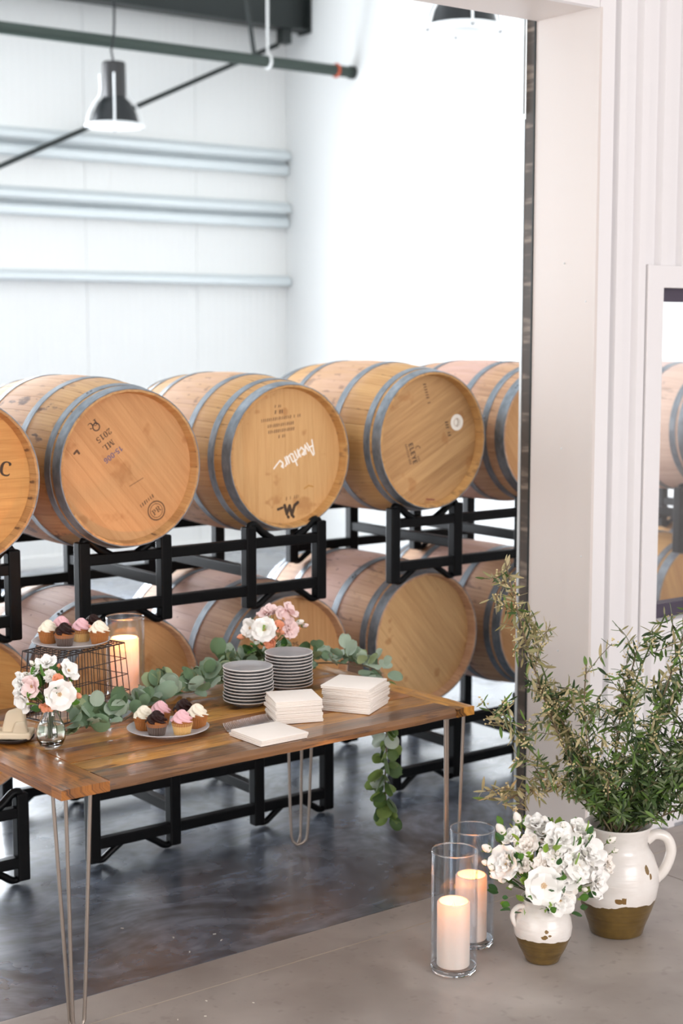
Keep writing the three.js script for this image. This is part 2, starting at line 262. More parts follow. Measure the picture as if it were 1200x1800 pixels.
// ---------------------------------------------------------------- barrels
const BL = 0.95, RB = 0.347, RH = 0.303, ST = 0.027, NS = 30;
const prof = (z) => { const t = 2 * (-z / BL) - 1; return RB - (RB - RH) * t * t * (0.86 + 0.14 * t * t); };
const STz = (z) => 0.009 + (ST - 0.009) * clamp(Math.min(-z, BL + z) / 0.045);     // chime: staves bevelled inside at the ends
const ZS = [0, 0.012, 0.03, 0.046, 0.1, 0.18, 0.27, 0.37, 0.475, 0.58, 0.68, 0.77, 0.85, 0.904, 0.92, 0.938, 0.95];
function staveGeo(k) {
  const a = Math.PI / NS * 0.988, nz = ZS.length - 1, P = [], N = [], U = [], I = [];
  const row = (f) => { const s = P.length / 3; for (let j = 0; j <= nz; j++) { const z = -ZS[j]; for (const [q, r, uu] of f(z)) { P.push(Math.sin(q) * r, Math.cos(q) * r, z); U.push((k + 0.03 + 0.94 * uu) / 8, ZS[j] / BL); } } return s; };
  const strip = (f, m) => { const s = row(f); for (let j = 0; j < nz; j++) for (let i = 0; i < m - 1; i++) { const A = s + j * m + i; I.push(A, A + m, A + 1, A + 1, A + m, A + m + 1); } };
  strip((z) => [[-a, prof(z) - 0.0012, 0], [-a * 0.86, prof(z), 0.07], [0, prof(z) + 0.0004, 0.5], [a * 0.86, prof(z), 0.93], [a, prof(z) - 0.0012, 1]], 5);
  strip((z) => [[a, prof(z) - STz(z), 1], [0, prof(z) - STz(z), 0.5], [-a, prof(z) - STz(z), 0]], 3);
  strip((z) => [[a, prof(z) - 0.0012, 1], [a, prof(z) - STz(z), 1]], 2);
  strip((z) => [[-a, prof(z) - STz(z), 0], [-a, prof(z) - 0.0012, 0]], 2);
  for (const e of [0, 1]) { const z = e ? -BL : 0, s = P.length / 3; for (const [q, r] of [[-a, prof(z)], [a, prof(z)], [a, prof(z) - STz(z)], [-a, prof(z) - STz(z)]]) { P.push(Math.sin(q) * r, Math.cos(q) * r, z); U.push((k + 0.5 + q * 2) / 8, e ? 0.99 : 0.01); } e ? I.push(s, s + 1, s + 2, s, s + 2, s + 3) : I.push(s, s + 2, s + 1, s, s + 3, s + 2); }
  const g = new THREE.BufferGeometry(); g.setAttribute('position', new THREE.Float32BufferAttribute(P, 3)); g.setAttribute('uv', new THREE.Float32BufferAttribute(U, 2)); g.setIndex(I); g.computeVertexNormals(); return g;
}
const staveGeos = [...Array(8).keys()].map(staveGeo);
function staveTex(seed, base, dark, pink, pinkAmt, stainAmt) {
  return dataTex(1024, 1024, (u, v) => {
    const k = Math.floor(u * 8), f = u * 8 - k, tone = hash(k, 5, seed), g = fbm(f * 9 + k * 17, v * 5 + k * 3.7, 4, seed), l = fbm(f * 46 + k * 31, v * 5, 3, seed + 7);
    let c = mix3(base, dark, clamp(0.18 + 0.34 * tone + 0.55 * (g - 0.5) * 2 * 0.6 + 0.34 * (l - 0.5)));
    const mid = smooth(0.20, 0.34, v + 0.05 * (fbm(f * 3 + k * 5, v * 9, 3, seed + 3) - 0.5)) * smooth(0.80, 0.66, v);
    c = mix3(c, pink, pinkAmt * mid * (0.45 + 0.55 * fbm(f * 2 + k * 9, v * 7, 3, seed + 9)));
    const s = smooth(0.66, 0.78, fbm(f * 2.0 + k * 11, v * 11, 4, seed + 13)) * (hash(k, 9, seed) > 0.45 ? 1 : 0.3);
    const d = smooth(0.79, 0.84, fbm(f * 3 + k * 23, v * 22, 3, seed + 15));
    c = mix3(c, rgb(48, 30, 26), stainAmt * clamp(0.75 * s + 0.8 * d));
    return c;
  }, true, false);
}
const woodBump = grey(256, 512, (u, v) => fbm(u * 90, v * 8, 3, 91));
const wood = (map, r = 0.62) => std({ map, roughness: r, bumpMap: woodBump, bumpScale: 0.0008 });
const staveMats = {
  fresh: wood(staveTex(101, rgb(194, 152, 100), rgb(150, 104, 60), rgb(200, 158, 144), 0.6, 0.75)),
  clean: wood(staveTex(202, rgb(202, 158, 100), rgb(164, 114, 62), rgb(208, 170, 156), 0.7, 0.35)),
  pale: wood(staveTex(404, rgb(214, 186, 168), rgb(184, 150, 132), rgb(212, 182, 176), 0.9, 0.25)),
  old: wood(staveTex(303, rgb(208, 166, 130), rgb(162, 118, 88), rgb(206, 168, 162), 0.85, 0.4)),
};
const hoopTex = dataTex(512, 64, (u, v) => { const n = fbm(u * 30, v * 4, 4, 61, 30, 4), s = fbm(u * 90, v * 10, 3, 67, 90, 10); return mix3(rgb(98, 104, 110), rgb(160, 167, 174), clamp(0.5 + 0.9 * (n - 0.5) + 0.5 * (s - 0.5))); });
const hoopRough = grey(256, 64, (u, v) => 0.3 + 0.35 * fbm(u * 24, v * 4, 3, 71, 24, 4));
M.hoop = std({ map: hoopTex, metalness: 0.75, roughnessMap: hoopRough, roughness: 1 });
function hoopGeo(z0, z1) { const pts = [], n = 3; for (let i = 0; i <= n; i++) { const z = -(z0 + (z1 - z0) * i / n); pts.push([prof(z) + 0.0032, z]); } for (let i = n; i >= 0; i--) { const z = -(z0 + (z1 - z0) * i / n); pts.push([prof(z) - 0.0005, z]); } pts.push(pts[0]); const g = lathe(pts.reverse(), 72); g.rotateX(Math.PI / 2); return toCreasedNormals(g, 0.5); }
const hoopSets = {
  tight: [[0.0, 0.046], [0.062, 0.096], [0.27, 0.31]],
  wide: [[0.0, 0.05], [0.1, 0.136], [0.27, 0.308]],
};
const hoopGeos = {}; for (const k in hoopSets) hoopGeos[k] = [...hoopSets[k], ...hoopSets[k].map(([a, b]) => [BL - b, BL - a])].map(([a, b]) => hoopGeo(a, b));
const rivetGeo = new THREE.SphereGeometry(0.006, 8, 6);
const backHeadGeo = new THREE.CircleGeometry(RH - ST + 0.01, 48); backHeadGeo.rotateY(Math.PI);
// head boards: strips of the disc, grain along the strip; prints in upright disc coordinates (x right, y up, radius 1)
function headBoards(ang, n = 8) {
  const r = RH - ST + 0.011, out = [], c = Math.cos(ang), s = Math.sin(ang); let x = -r;
  for (let i = 0; i < n; i++) {
    const w = 2 * r / n, x0 = x + 0.0001, x1 = x + w - 0.0001; x += w;
    const sh = new THREE.Shape(), m = 8, pt = (xx, sg) => [xx, sg * Math.sqrt(Math.max(0, r * r - xx * xx))];
    const pts = []; for (let j = 0; j <= m; j++) pts.push(pt(x0 + (x1 - x0) * j / m, -1)); for (let j = m; j >= 0; j--) pts.push(pt(x0 + (x1 - x0) * j / m, 1));
    pts.forEach((p, j) => j ? sh.lineTo(...p) : sh.moveTo(...p));
    const g = new THREE.ExtrudeGeometry(sh, { depth: 0.018, bevelEnabled: true, bevelSize: 0.0003, bevelThickness: 0.0004, bevelSegments: 1, bevelOffset: -0.0003 });
    g.rotateZ(ang); const p = g.attributes.position, uv = g.attributes.uv; for (let k = 0; k < p.count; k++) uv.setXY(k, p.getX(k) / (2 * r) + 0.5, p.getY(k) / (2 * r) + 0.5);
    out.push(g);
  }
  return out;
}
function headTex(seed, base, dark, ang, n, print) {       // wood grain along the boards, a tone for each board, then the stamps
  const W = 640, D = dataTex(8, 8, () => [0, 0, 0]); void D;
  return canvas(W, W, (x) => {
    const id = x.createImageData(W, W), c = Math.cos(-ang), s = Math.sin(-ang);
    for (let j = 0; j < W; j++) for (let i = 0; i < W; i++) {
      const X = (i + 0.5) / W * 2 - 1, Y = 1 - (j + 0.5) / W * 2, p = X * c - Y * s, q = X * s + Y * c, k = Math.floor((p + 1) / 2 * n);
      const t = hash(k, 3, seed), g = fbm(p * 26 + k * 13, q * 1.6 + k * 7, 4, seed), f = fbm(p * 120, q * 5, 2, seed + 5), kn = smooth(0.68, 0.8, fbm(X * 3 + 9, Y * 3, 4, seed + 8));
      let col = mix3(base, dark, clamp(0.2 + 0.42 * (t - 0.3) + 0.7 * (g - 0.5) + 0.34 * (f - 0.5))); col = mix3(col, rgb(150, 96, 48), 0.4 * kn);
      const o = 4 * (j * W + i); id.data[o] = col[0] * 255; id.data[o + 1] = col[1] * 255; id.data[o + 2] = col[2] * 255; id.data[o + 3] = 255;
    }
    x.putImageData(id, 0, 0);
    const txt = (str, X, Y, h, deg, color = '#2a1a10', font = 'serif', alpha = 0.85, bold = 'bold') => { x.save(); x.translate((X + 1) / 2 * W, (1 - Y) / 2 * W); x.rotate(-deg * D2R); x.globalAlpha = alpha; x.fillStyle = color; x.textAlign = 'center'; x.textBaseline = 'middle'; x.font = `${bold} ${Math.round(h * W / 2)}px ${font}`; x.fillText(str, 0, 0); x.restore(); };
    const ring = (X, Y, r, lw, color = '#2a1a10', a = 0.85, fill) => { x.save(); x.globalAlpha = a; x.beginPath(); x.arc((X + 1) / 2 * W, (1 - Y) / 2 * W, r * W / 2, 0, 6.2832); if (fill) { x.fillStyle = color; x.fill(); } else { x.strokeStyle = color; x.lineWidth = lw * W / 2; x.stroke(); } x.restore(); };
    const path = (pts, lw, color, a = 0.9) => { x.save(); x.globalAlpha = a; x.strokeStyle = color; x.lineWidth = lw * W / 2; x.lineCap = x.lineJoin = 'round'; x.beginPath(); pts.forEach(([X, Y], i) => { const a1 = (X + 1) / 2 * W, b1 = (1 - Y) / 2 * W; i ? x.lineTo(a1, b1) : x.moveTo(a1, b1); }); x.stroke(); x.restore(); };
    const worn = (n, X, Y, h, deg, color = '#4a2f1c', a = 0.7) => { const ca = Math.cos(deg * D2R), sa = Math.sin(deg * D2R); for (let i = 0; i < n; i++) { const p = (i - n / 2) * h * 0.62, q = hash(i, n, seed); if (q < 0.12) continue; path([[X + p * ca + 0.3 * h * sa, Y + p * sa - 0.3 * h * ca], [X + (p + h * 0.16 * q) * ca - 0.3 * h * sa, Y + (p + h * 0.16 * q) * sa + 0.3 * h * ca]], h * (0.18 + 0.16 * q), color, a); } };   // worn stamp no longer legible
    if (print) print({ txt, ring, path, worn });
  });
}
function barrel(label, x, y, z, o) {
  const t = thing('wine_barrel', label, 'barrel', [x, y - RB, z], o.yaw || 0, o.group);
  srand(o.seed); const spin = rr(0, 6.28);
  for (let i = 0; i < NS; i++) part('stave', staveGeos[Math.floor(rnd() * 8)], staveMats[o.wood], t, [0, RB, 0], [0, 0, spin + i * 2 * Math.PI / NS]);
  hoopGeos[o.hoops || 'tight'].forEach((g, i) => { const h = part('hoop', g, M.hoop, t, [0, RB, 0], [0, 0, rr(0, 6.28)]); if (i < 3) for (const d of [0, 0.05]) { const zz = -(hoopSets[o.hoops || 'tight'][i][0] + 0.02), a = 1.1 + i + d; part('rivet', rivetGeo, M.hoop, h, [Math.cos(a) * (prof(zz) + 0.003), Math.sin(a) * (prof(zz) + 0.003), zz]); } });
  const hm = std({ map: headTex(o.seed, o.head[0], o.head[1], o.ang, 8, o.print), roughness: 0.6, bumpMap: woodBump, bumpScale: 0.0004 });
  headBoards(o.ang).forEach((g) => part('head_board', g, hm, t, [0, RB, -0.06]));
  part('rear_head', backHeadGeo, staveMats.clean, t, [0, RB, -BL + 0.045]);
  return t;
}
const H1 = [rgb(206, 154, 88), rgb(172, 116, 56)], H2 = [rgb(198, 150, 100), rgb(172, 122, 74)], H3 = [rgb(206, 162, 108), rgb(182, 134, 80)], H4 = [rgb(192, 150, 100), rgb(146, 104, 62)];
const WG = 'wine barrels on the steel racks';
const arc = (cx, cy, r, a0, a1, n = 16) => [...Array(n + 1).keys()].map((i) => { const a = (a0 + (a1 - a0) * i / n) * D2R; return [cx + r * Math.cos(a), cy + r * Math.sin(a)]; });
barrel('upper barrel cut off by the left frame edge, letters O C on its head', 2.205, 1.548, -5.15, { seed: 11, wood: 'fresh', head: H1, ang: Math.PI / 2, group: WG, print: ({ txt }) => { txt('Q', 0.42, 0.28, 0.3, -12, '#241408', 'serif', 0.9); txt('C', 0.66, 0.13, 0.26, -12, '#241408', 'serif', 0.9); txt('D', 0.16, 0.36, 0.3, -12, '#241408'); } });
barrel('upper barrel with 2015 ML stamp on a diagonal-board head', 2.915, 1.562, -5.18, { seed: 12, wood: 'fresh', head: H2, ang: 40 * D2R, hoops: 'tight', group: WG, print: ({ txt, ring, path, worn }) => {
  txt('FC', -0.5, 0.6, 0.115, 214); ring(-0.45, 0.56, 0.05, 0.016); txt('2015', -0.34, 0.44, 0.115, 214, '#3a2616', 'serif', 0.8); txt('ML', -0.27, 0.31, 0.115, 214, '#3a2616', 'serif', 0.8); txt('15-006', -0.2, 0.18, 0.105, 214, '#4b4678', 'sans-serif', 0.75);
  path([[0.04, -0.26], [0.25, -0.16]], 0.012, '#5a3d26', 0.6); worn(8, 0.3, -0.48, 0.06, 34, '#3a2616', 0.7);
  ring(0.45, -0.62, 0.13, 0.018, '#3a2616', 0.75); ring(0.45, -0.62, 0.095, 0.01, '#3a2616', 0.7); txt('PR', 0.45, -0.62, 0.11, 34, '#3a2616', 'serif', 0.75); path([[-0.78, 0.22], [-0.74, 0.26], [-0.71, 0.22]], 0.03, '#3a2312', 0.8);
} });
barrel('upper barrel with white handwritten script across its head', 3.725, 1.56, -5.265, { seed: 13, wood: 'clean', head: H3, ang: 0.02, hoops: 'wide', group: WG, print: ({ path, worn }) => {
  worn(4, -0.12, 0.74, 0.05, 2); worn(4, -0.1, 0.66, 0.065, 4, '#4a2f1c', 0.85); worn(22, -0.08, 0.565, 0.055, 5); worn(14, -0.07, 0.47, 0.055, 5); worn(14, -0.06, 0.385, 0.055, 5); worn(4, -0.05, 0.3, 0.055, 5);
  const S = (pts) => path(pts, 0.024, '#f3eee8', 0.95), P = (pts) => S(pts.map(([a, b]) => { const ca = Math.cos(205 * D2R), sa = Math.sin(205 * D2R), X = a * 0.74, Y = b * 0.8; return [0.2 + X * ca - Y * sa, 0.0 + X * sa + Y * ca]; }));
  P([[-0.47, -0.1], [-0.40, 0.16], [-0.37, 0.17], [-0.33, -0.1]]); P([[-0.44, 0.0], [-0.34, 0.0]]); P([[-0.31, 0.05], [-0.27, -0.09], [-0.22, 0.07]]); P([[-0.21, 0.0], [-0.13, 0.04], [-0.18, 0.07], [-0.21, -0.02], [-0.17, -0.09], [-0.1, -0.05]]); P([[-0.08, 0.06], [-0.07, -0.09], [-0.04, 0.04], [0.0, 0.05], [0.01, -0.09]]); P([[0.07, 0.17], [0.07, -0.07], [0.12, -0.09]]); P([[0.03, 0.07], [0.13, 0.07]]); P([[0.14, 0.05], [0.15, -0.08], [0.2, -0.07], [0.22, 0.05], [0.23, -0.09]]); P([[0.27, 0.05], [0.27, -0.09], [0.28, 0.02], [0.33, 0.06]]); P([[0.36, -0.01], [0.42, 0.02], [0.39, 0.06], [0.36, -0.02], [0.4, -0.09], [0.52, -0.05], [0.6, -0.02]]);
  worn(8, 0.12, -0.62, 0.06, 6, '#6a4a2c', 0.6); path([[-0.02, -0.73], [0.02, -0.86], [0.07, -0.74], [0.11, -0.88], [0.16, -0.74], [0.22, -0.7]], 0.05, '#24160c', 0.85); path([[-0.14, -0.78], [-0.06, -0.76]], 0.04, '#24160c', 0.8); path([[0.04, -0.9], [0.05, -0.91]], 0.045, '#24160c', 0.85); path([[0.13, -0.9], [0.14, -0.91]], 0.045, '#24160c', 0.85); path([[0.34, -0.5], [0.42, -0.46], [0.5, -0.48]], 0.02, '#b07c30', 0.8);
} });
barrel('upper barrel with round white sticker on its head', 4.445, 1.604, -5.185, { seed: 14, wood: 'clean', head: H4, ang: -62 * D2R, hoops: 'tight', group: WG, print: ({ txt, ring, path, worn }) => {
  ring(0.6, 0.25, 0.13, 0, '#f1ebe2', 0.96, true); ring(0.6, 0.25, 0.06, 0.016, '#c9b9a6', 0.9); path([[0.6, 0.19], [0.63, 0.25], [0.6, 0.31]], 0.02, '#a08d78', 0.8); worn(6, 0.42, 0.14, 0.07, -72, '#3a2616', 0.75); worn(8, -0.02, 0.7, 0.07, -72);
  txt('ELEYE', -0.3, -0.2, 0.125, -72, '#2a1a10', 'sans-serif', 0.85); worn(11, -0.39, -0.22, 0.05, -72); path(arc(-0.2, -0.14, 0.05, 20, 160, 8), 0.014, '#4a2f1c', 0.8); worn(3, -0.18, -0.3, 0.05, -72); path([[-0.02, -0.93], [0.14, -0.95]], 0.02, '#6d2630', 0.7);
} });
barrel('upper pink-stained barrel half hidden by the door jamb', 5.205, 1.598, -5.22, { seed: 15, wood: 'old', head: H2, ang: 0.6, hoops: 'wide', group: WG });
barrel('upper pale barrel seen through the window at right', 6.46, 1.58, -5.2, { seed: 16, wood: 'pale', head: H3, ang: 0.2, hoops: 'tight', group: WG });
barrel('farther upper barrel behind the window glass', 7.24, 1.58, -5.2, { seed: 17, wood: 'clean', head: H3, ang: 1.2, hoops: 'tight', group: WG });
barrel('lower barrel under the table corner at the left edge', 2.26, 0.655, -5.28, { seed: 18, wood: 'old', head: H1, ang: 1.3, group: WG });
barrel('lower barrel behind the wire basket and table candle', 2.97, 0.655, -5.29, { seed: 19, wood: 'old', head: H2, ang: 0.9, group: WG });
barrel('lower barrel behind the plate stacks with a small faint stamp', 3.76, 0.655, -5.31, { seed: 20, wood: 'old', head: H2, ang: 0.03, group: WG, print: ({ txt }) => { txt('225', 0.12, 0.26, 0.12, 2, '#3a2616', 'sans-serif', 0.75); txt('2015 ML', 0.14, 0.02, 0.13, 2, '#3a2616', 'serif', 0.8); } });
barrel('lower barrel with blank diagonal-board head beyond the table end', 4.53, 0.678, -5.32, { seed: 21, wood: 'old', head: [rgb(212, 170, 118), rgb(174, 130, 82)], ang: 40 * D2R, group: WG });
barrel('lower reddish barrel cut by the dark shutter guide', 5.27, 0.67, -5.30, { seed: 22, wood: 'old', head: H2, ang: 1.0, group: WG });
barrel('lower barrel low in the window at right', 6.4, 0.66, -5.3, { seed: 23, wood: 'clean', head: H1, ang: 0.4, group: WG });
barrel('lower barrel far right behind the window sill', 7.18, 0.66, -5.3, { seed: 24, wood: 'clean', head: H1, ang: 1.4, group: WG });

// ---------------------------------------------------------------- steel racks: two cradle loops front and back, joined by beams
const RP = [0, 0.365, 0.775, 1.14], RZ = -0.79, RHt = 0.365;
const rackGeo = (() => {
  const o = [];
  for (const z of [0, RZ]) {
    for (const x of RP) o.push(['post', sqbar([x, 0.012, z], [x, RHt - 0.012, z], 0.05, 0.05)]);
    for (const [y, h] of [[0.28, 0.042], [0.085, 0.044]]) o.push(['beam', sqbar([RP[0], y, z], [RP[3], y, z], 0.04, h)]);
    for (const [a, b] of [[0, 1], [2, 3]]) for (const [i, s] of [[a, 1], [b, -1]]) {
      const x = RP[i];
      o.push(['saddle_bar', tube([[x, RHt - 0.05, z], [x + s * 0.004, RHt - 0.012, z], [x + s * 0.026, RHt - 0.008, z], [x + s * 0.075, RHt - 0.046, z], [x + s * 0.135, 0.283, z]], 0.017, 18, 8)]);
      o.push(['foot_bar', tube([[x, 0.05, z], [x + s * 0.008, 0.024, z], [x + s * 0.036, 0.0155, z], [x + s * 0.08, 0.042, z], [x + s * 0.14, 0.08, z]], 0.0145, 18, 8)]);
    }
  }
  for (const i of [1, 2]) o.push(['cross_beam', sqbar([RP[i], 0.165, 0], [RP[i], 0.165, RZ], 0.04, 0.045)]);
  return o;
})();
function rack(label, x, y, z, yaw = 0) { const t = thing('barrel_rack', label, 'barrel rack', [x, y, z], yaw, 'black steel barrel racks'); for (const [n, g] of rackGeo) part(n, g, M.rack, t); return t; }
rack('black steel rack on the floor at the left frame edge', 1.30, 0, -5.23); rack('upper black steel rack at the left frame edge', 1.30, 0.925, -5.25);
rack('floor rack of black steel seen under the table', 2.745, 0, -5.235); rack('upper black rack holding the two middle barrels', 2.735, 0.927, -5.26, 0.012);
rack('floor rack of black steel beyond the hairpin legs at the right', 4.295, 0, -5.27); rack('upper black rack holding the barrel with the white sticker', 4.275, 0.955, -5.26, -0.01);
rack('floor rack of black steel behind the window wall', 6.18, 0, -5.25); rack('upper black steel rack seen through the window', 6.18, 0.93, -5.25);

// ---------------------------------------------------------------- table
const TY = 0.76, TT = 0.032, TL = 1.645, TW = 1.005, TX = 1.966, TZ = -3.94, TR = 0.024;
const onT = (lx, lz, y = TY) => [TX + Math.cos(TR) * lx + Math.sin(TR) * lz, y, TZ - Math.sin(TR) * lx + Math.cos(TR) * lz];
function tableTex(seed, a, b, c) {
  return dataTex(1024, 256, (u, v) => { const n = fbm(u * 5, v * 12, 4, seed), g = fbm(u * 9 + n * 1.5, v * 70, 4, seed + 4), k = smooth(0.66, 0.78, fbm(u * 12, v * 5, 4, seed + 9)), l = smooth(0.62, 0.7, fbm(u * 16, v * 130, 3, seed + 11)), s = smooth(0.6, 0.72, fbm(u * 3, v * 3, 4, seed + 14));
    let col = mix3(a, b, clamp(0.35 + 1.0 * (n - 0.5) + 0.9 * (g - 0.5))); col = mix3(col, c, clamp(0.55 * k + 0.45 * l + 0.3 * s)); return col; });
}
const tMat = (t) => phy({ map: t, roughness: 0.36, clearcoat: 0.6, clearcoatRoughness: 0.14, bumpMap: grey(512, 128, (u, v) => fbm(u * 10, v * 60, 4, 301)), bumpScale: 0.0012 });
const tm = [tMat(tableTex(401, rgb(216, 156, 70), rgb(168, 110, 44), rgb(64, 38, 22))), tMat(tableTex(411, rgb(178, 112, 46), rgb(124, 74, 28), rgb(56, 34, 22))), tMat(tableTex(421, rgb(138, 98, 62), rgb(86, 60, 42), rgb(52, 36, 30)))];
{
  const t = thing('farm_table', 'reclaimed wood table with plank top on hairpin legs', 'table', [TX, 0, TZ], TR);
  function plank(w, d, along, seed, rough) {              // slab with slightly uneven edges
    const nu = 36, g = new THREE.BoxGeometry(w, TT, d, along === 'x' ? nu : 6, 2, along === 'x' ? 6 : nu), p = g.attributes.position, uv = g.attributes.uv;
    for (let i = 0; i < p.count; i++) {
      let x = p.getX(i), y = p.getY(i), z = p.getZ(i);
      if (rough && z > d / 2 - 1e-4) { const q = fbm((x + 5) * 9, 2, 4, seed); z -= 0.001 + 0.022 * q * (y < -0.001 ? 0.55 : y > 0.001 ? 1 : 0.15); }
      if (y > TT / 2 - 1e-4) y += 0.0016 * (fbm((x + 3) * 6, (z + 3) * 22, 2, seed + 3) - 0.6) - (Math.abs(along === 'x' ? z : x) > (along === 'x' ? d : w) / 2 - 1e-3 ? 0.0016 : 0);
      p.setXYZ(i, x, y, z);
      const a = along === 'x' ? x : z, b = along === 'x' ? z : x; uv.setXY(i, a / 1.7 + seed * 0.137, (b + (y < TT / 2 - 1e-3 ? y : 0)) / 0.16 * 0.5 + seed * 0.31);
    }
    return toCreasedNormals(g, 0.7);
  }
  const eL = 0.163, eR = 0.08, n = 7, w0 = TW / n; let z = 0;
  const widths = [0.125, 0.12, 0.16, 0.14, 0.15, 0.16, 0.15];
  for (let i = 0; i < n; i++) { const w = widths[i]; part('plank', plank(TL - eL - eR - 0.002, w - 0.0015, 'x', i + 3, i === 0), tm[[2, 0, 1, 0, 1, 0, 2][i]], t, [eL + (TL - eL - eR) / 2, TY - TT / 2 - (i % 2 ? 0.0006 : 0), -(z + w / 2)]); z += w; }
  part('end_board', plank(eL - 0.0015, TW, 'z', 20), tm[1], t, [eL / 2, TY - TT / 2, -TW / 2]);
  part('end_board', plank(eR - 0.0015, TW, 'z', 21), tm[0], t, [TL - eR / 2, TY - TT / 2, -TW / 2]);
  const leg = (cx, cz, sx, sz, fi = [0.075, 0.05]) => {                       // three-rod hairpin leg
    const f = [cx + sx * fi[0], cz + sz * fi[1]], y1 = TY - TT - 0.005;
    const hp = new THREE.Group(); hp.name = 'hairpin_leg'; t.add(hp);
    part('mounting_plate', rbox(0.11, 0.005, 0.11, 0.002, 1), M.rod, hp, [cx + sx * 0.07, TY - TT - 0.0025, cz + sz * 0.07]);
    for (const [dx, dz] of [[0.028, 0.026], [0.112, 0.03], [0.03, 0.11]]) {
      const tx = cx + sx * dx, tz = cz + sz * dz, ox = clamp((tx - f[0]) * 0.6, -0.034, 0.034), oz = clamp((tz - f[1]) * 0.6, -0.034, 0.034);
      part('rod', tube([[tx, y1, tz], [tx + (f[0] + ox - tx) * 0.5, y1 * 0.5 + 0.03, tz + (f[1] + oz - tz) * 0.5], [f[0] + ox, 0.07, f[1] + oz], [f[0] + ox * 0.82, 0.026, f[1] + oz * 0.82], [f[0], 0.0065, f[1]]], 0.0062, 30, 8), M.rod, hp);
    }
  };
  leg(0, 0, 1, -1, [0.04, 0.01]); leg(TL, 0, -1, -1); leg(0, -TW, 1, 1); leg(TL, -TW, -1, 1);
}

// ---------------------------------------------------------------- crockery, napkins, forks
const plateGeo = (r) => lathe([[0, 0.004], [r * 0.55, 0.004], [r * 0.6, 0], [r * 0.64, 0], [r * 0.66, 0.004], [r * 0.9, 0.012], [r * 0.985, 0.0175], [r, 0.0195], [r * 0.985, 0.0205], [r * 0.9, 0.0165], [r * 0.7, 0.009], [r * 0.5, 0.0075], [0, 0.0075]], 64);
const rimG = lathe([[0.0878, 0.0172], [0.0896, 0.0184], [0.0899, 0.0197], [0.0894, 0.0209], [0.0878, 0.0211], [0.0868, 0.0204]], 64);
const plateG = plateGeo(0.0893), bigPlateG = plateGeo(0.137);
const ord = ['top', 'second', 'third', 'fourth', 'fifth', 'sixth', 'seventh', 'eighth', 'ninth', 'tenth', 'eleventh', 'twelfth'];
const fromTop = (i, what) => i === 0 ? `topmost ${what}` : `${ord[i]} ${what} from the top`;
srand(5);
function dessertPlate(label, pos, ry, grp) { const t = thing('dessert_plate', label, 'plate', pos, ry, grp); part('dish', plateG, M.plateBody, t); part('rim', rimG, M.plateEdge, t); return t; }
function plateStack(lx, lz, n, where, grp) { const [x, , z] = onT(lx, lz); for (let i = 0; i < n; i++) dessertPlate(`${fromTop(n - 1 - i, 'grey plate')} of ${where}`, [x + rr(-0.0015, 0.0015), TY + i * 0.0118, z + rr(-0.0015, 0.0015)], rr(0, 6), grp); }
const toL = (x, z) => { const dx = x - TX, dz = z - TZ; return [Math.cos(TR) * dx - Math.sin(TR) * dz, Math.sin(TR) * dx + Math.cos(TR) * dz]; };
plateStack(...toL(2.985, -4.49), 11, 'the front left plate stack', 'front plate stack'); plateStack(...toL(3.24, -4.60), 11, 'the rear right plate stack', 'rear plate stack');
const linen = std({ color: 0xfaf1e8, roughness: 0.9, bumpMap: (() => { const t = grey(64, 64, (u, v) => 0.5 + 0.25 * Math.cos(u * 50.27) + 0.25 * Math.cos(v * 50.27)); t.repeat.set(14, 14); return t; })(), bumpScale: 0.0004 });
function napkinGeo(w, d, h, seed) {                       // folded square: soft slab whose edges show four layers
  const layers = [], n = 2;
  for (let k = 0; k < n; k++) {
    const g = rbox(w - 0.002 * ((k + seed) % 2), h / n * 0.97, d - 0.003 * ((k * 2 + seed) % 3), h / n * 0.45, 2), q = mergeVertices(g); void q;
    const p = g.attributes.position; for (let i = 0; i < p.count; i++) { const x = p.getX(i), z = p.getZ(i), e = fbm((x + 1) * 14, (z + 1) * 14, 3, seed * 5); p.setXYZ(i, x + 0.004 * (fbm((z + 1) * 16, k * 3, 2, seed + 2) - 0.5), p.getY(i) + 0.0015 * (e - 0.5) + (k + 0.5) * h / n, z + 0.004 * (fbm((x + 1) * 16, k * 3, 2, seed + 6) - 0.5)); }
    layers.push(g);
  }
  const g = merge(layers); g.computeVertexNormals(); return toCreasedNormals(g, 0.9);
}
const napG = [1, 2, 3, 4].map((s) => napkinGeo(0.188, 0.185, 0.0108, s)), napS = [5, 6, 7, 8].map((s) => napkinGeo(0.166, 0.16, 0.0108, s));
function napkinStack(x, z, ry, n, where, grp, geos = napG) { srand(n * 31); for (let i = 0; i < n; i++) solo('folded_napkin', geos[i % 4], linen, `${fromTop(n - 1 - i, 'cream folded napkin')} of ${where}`, 'napkin', [x + rr(-0.004, 0.004), TY + i * 0.0113 + 0.0004, z + rr(-0.004, 0.004)], [0, ry + rr(-0.035, 0.035), 0], grp); }
napkinStack(2.995, -4.225, -0.36, 7, 'the smaller napkin stack before the plates', 'smaller napkin stack', napS);
napkinStack(3.262, -4.222, 0.52, 8, 'the taller napkin stack at the table end', 'taller napkin stack');
napkinStack(2.785, -4.066, 0.04, 2, 'the low pair lying by the forks', 'low napkin pair');
const forkGeo = (() => {
  const l = [], w = 0.0125, y = 0.0022;
  l.push(sqbar([0, y, 0.05], [0, y, 0.0], 0.005, 0.0028)); const pal = rbox(w, 0.002, 0.016, 0.0009, 1); pal.translate(0, y + 0.0006, -0.006); l.push(pal);
  for (let k = 0; k < 3; k++) { const x = -w / 2 + 0.0013 + k * (w - 0.0026) / 2; l.push(tube([[x, y + 0.0006, -0.012], [x, y + 0.003, -0.044], [x, y + 0.01, -0.076]], 0.0012, 5, 5)); }
  return merge(l);
})();
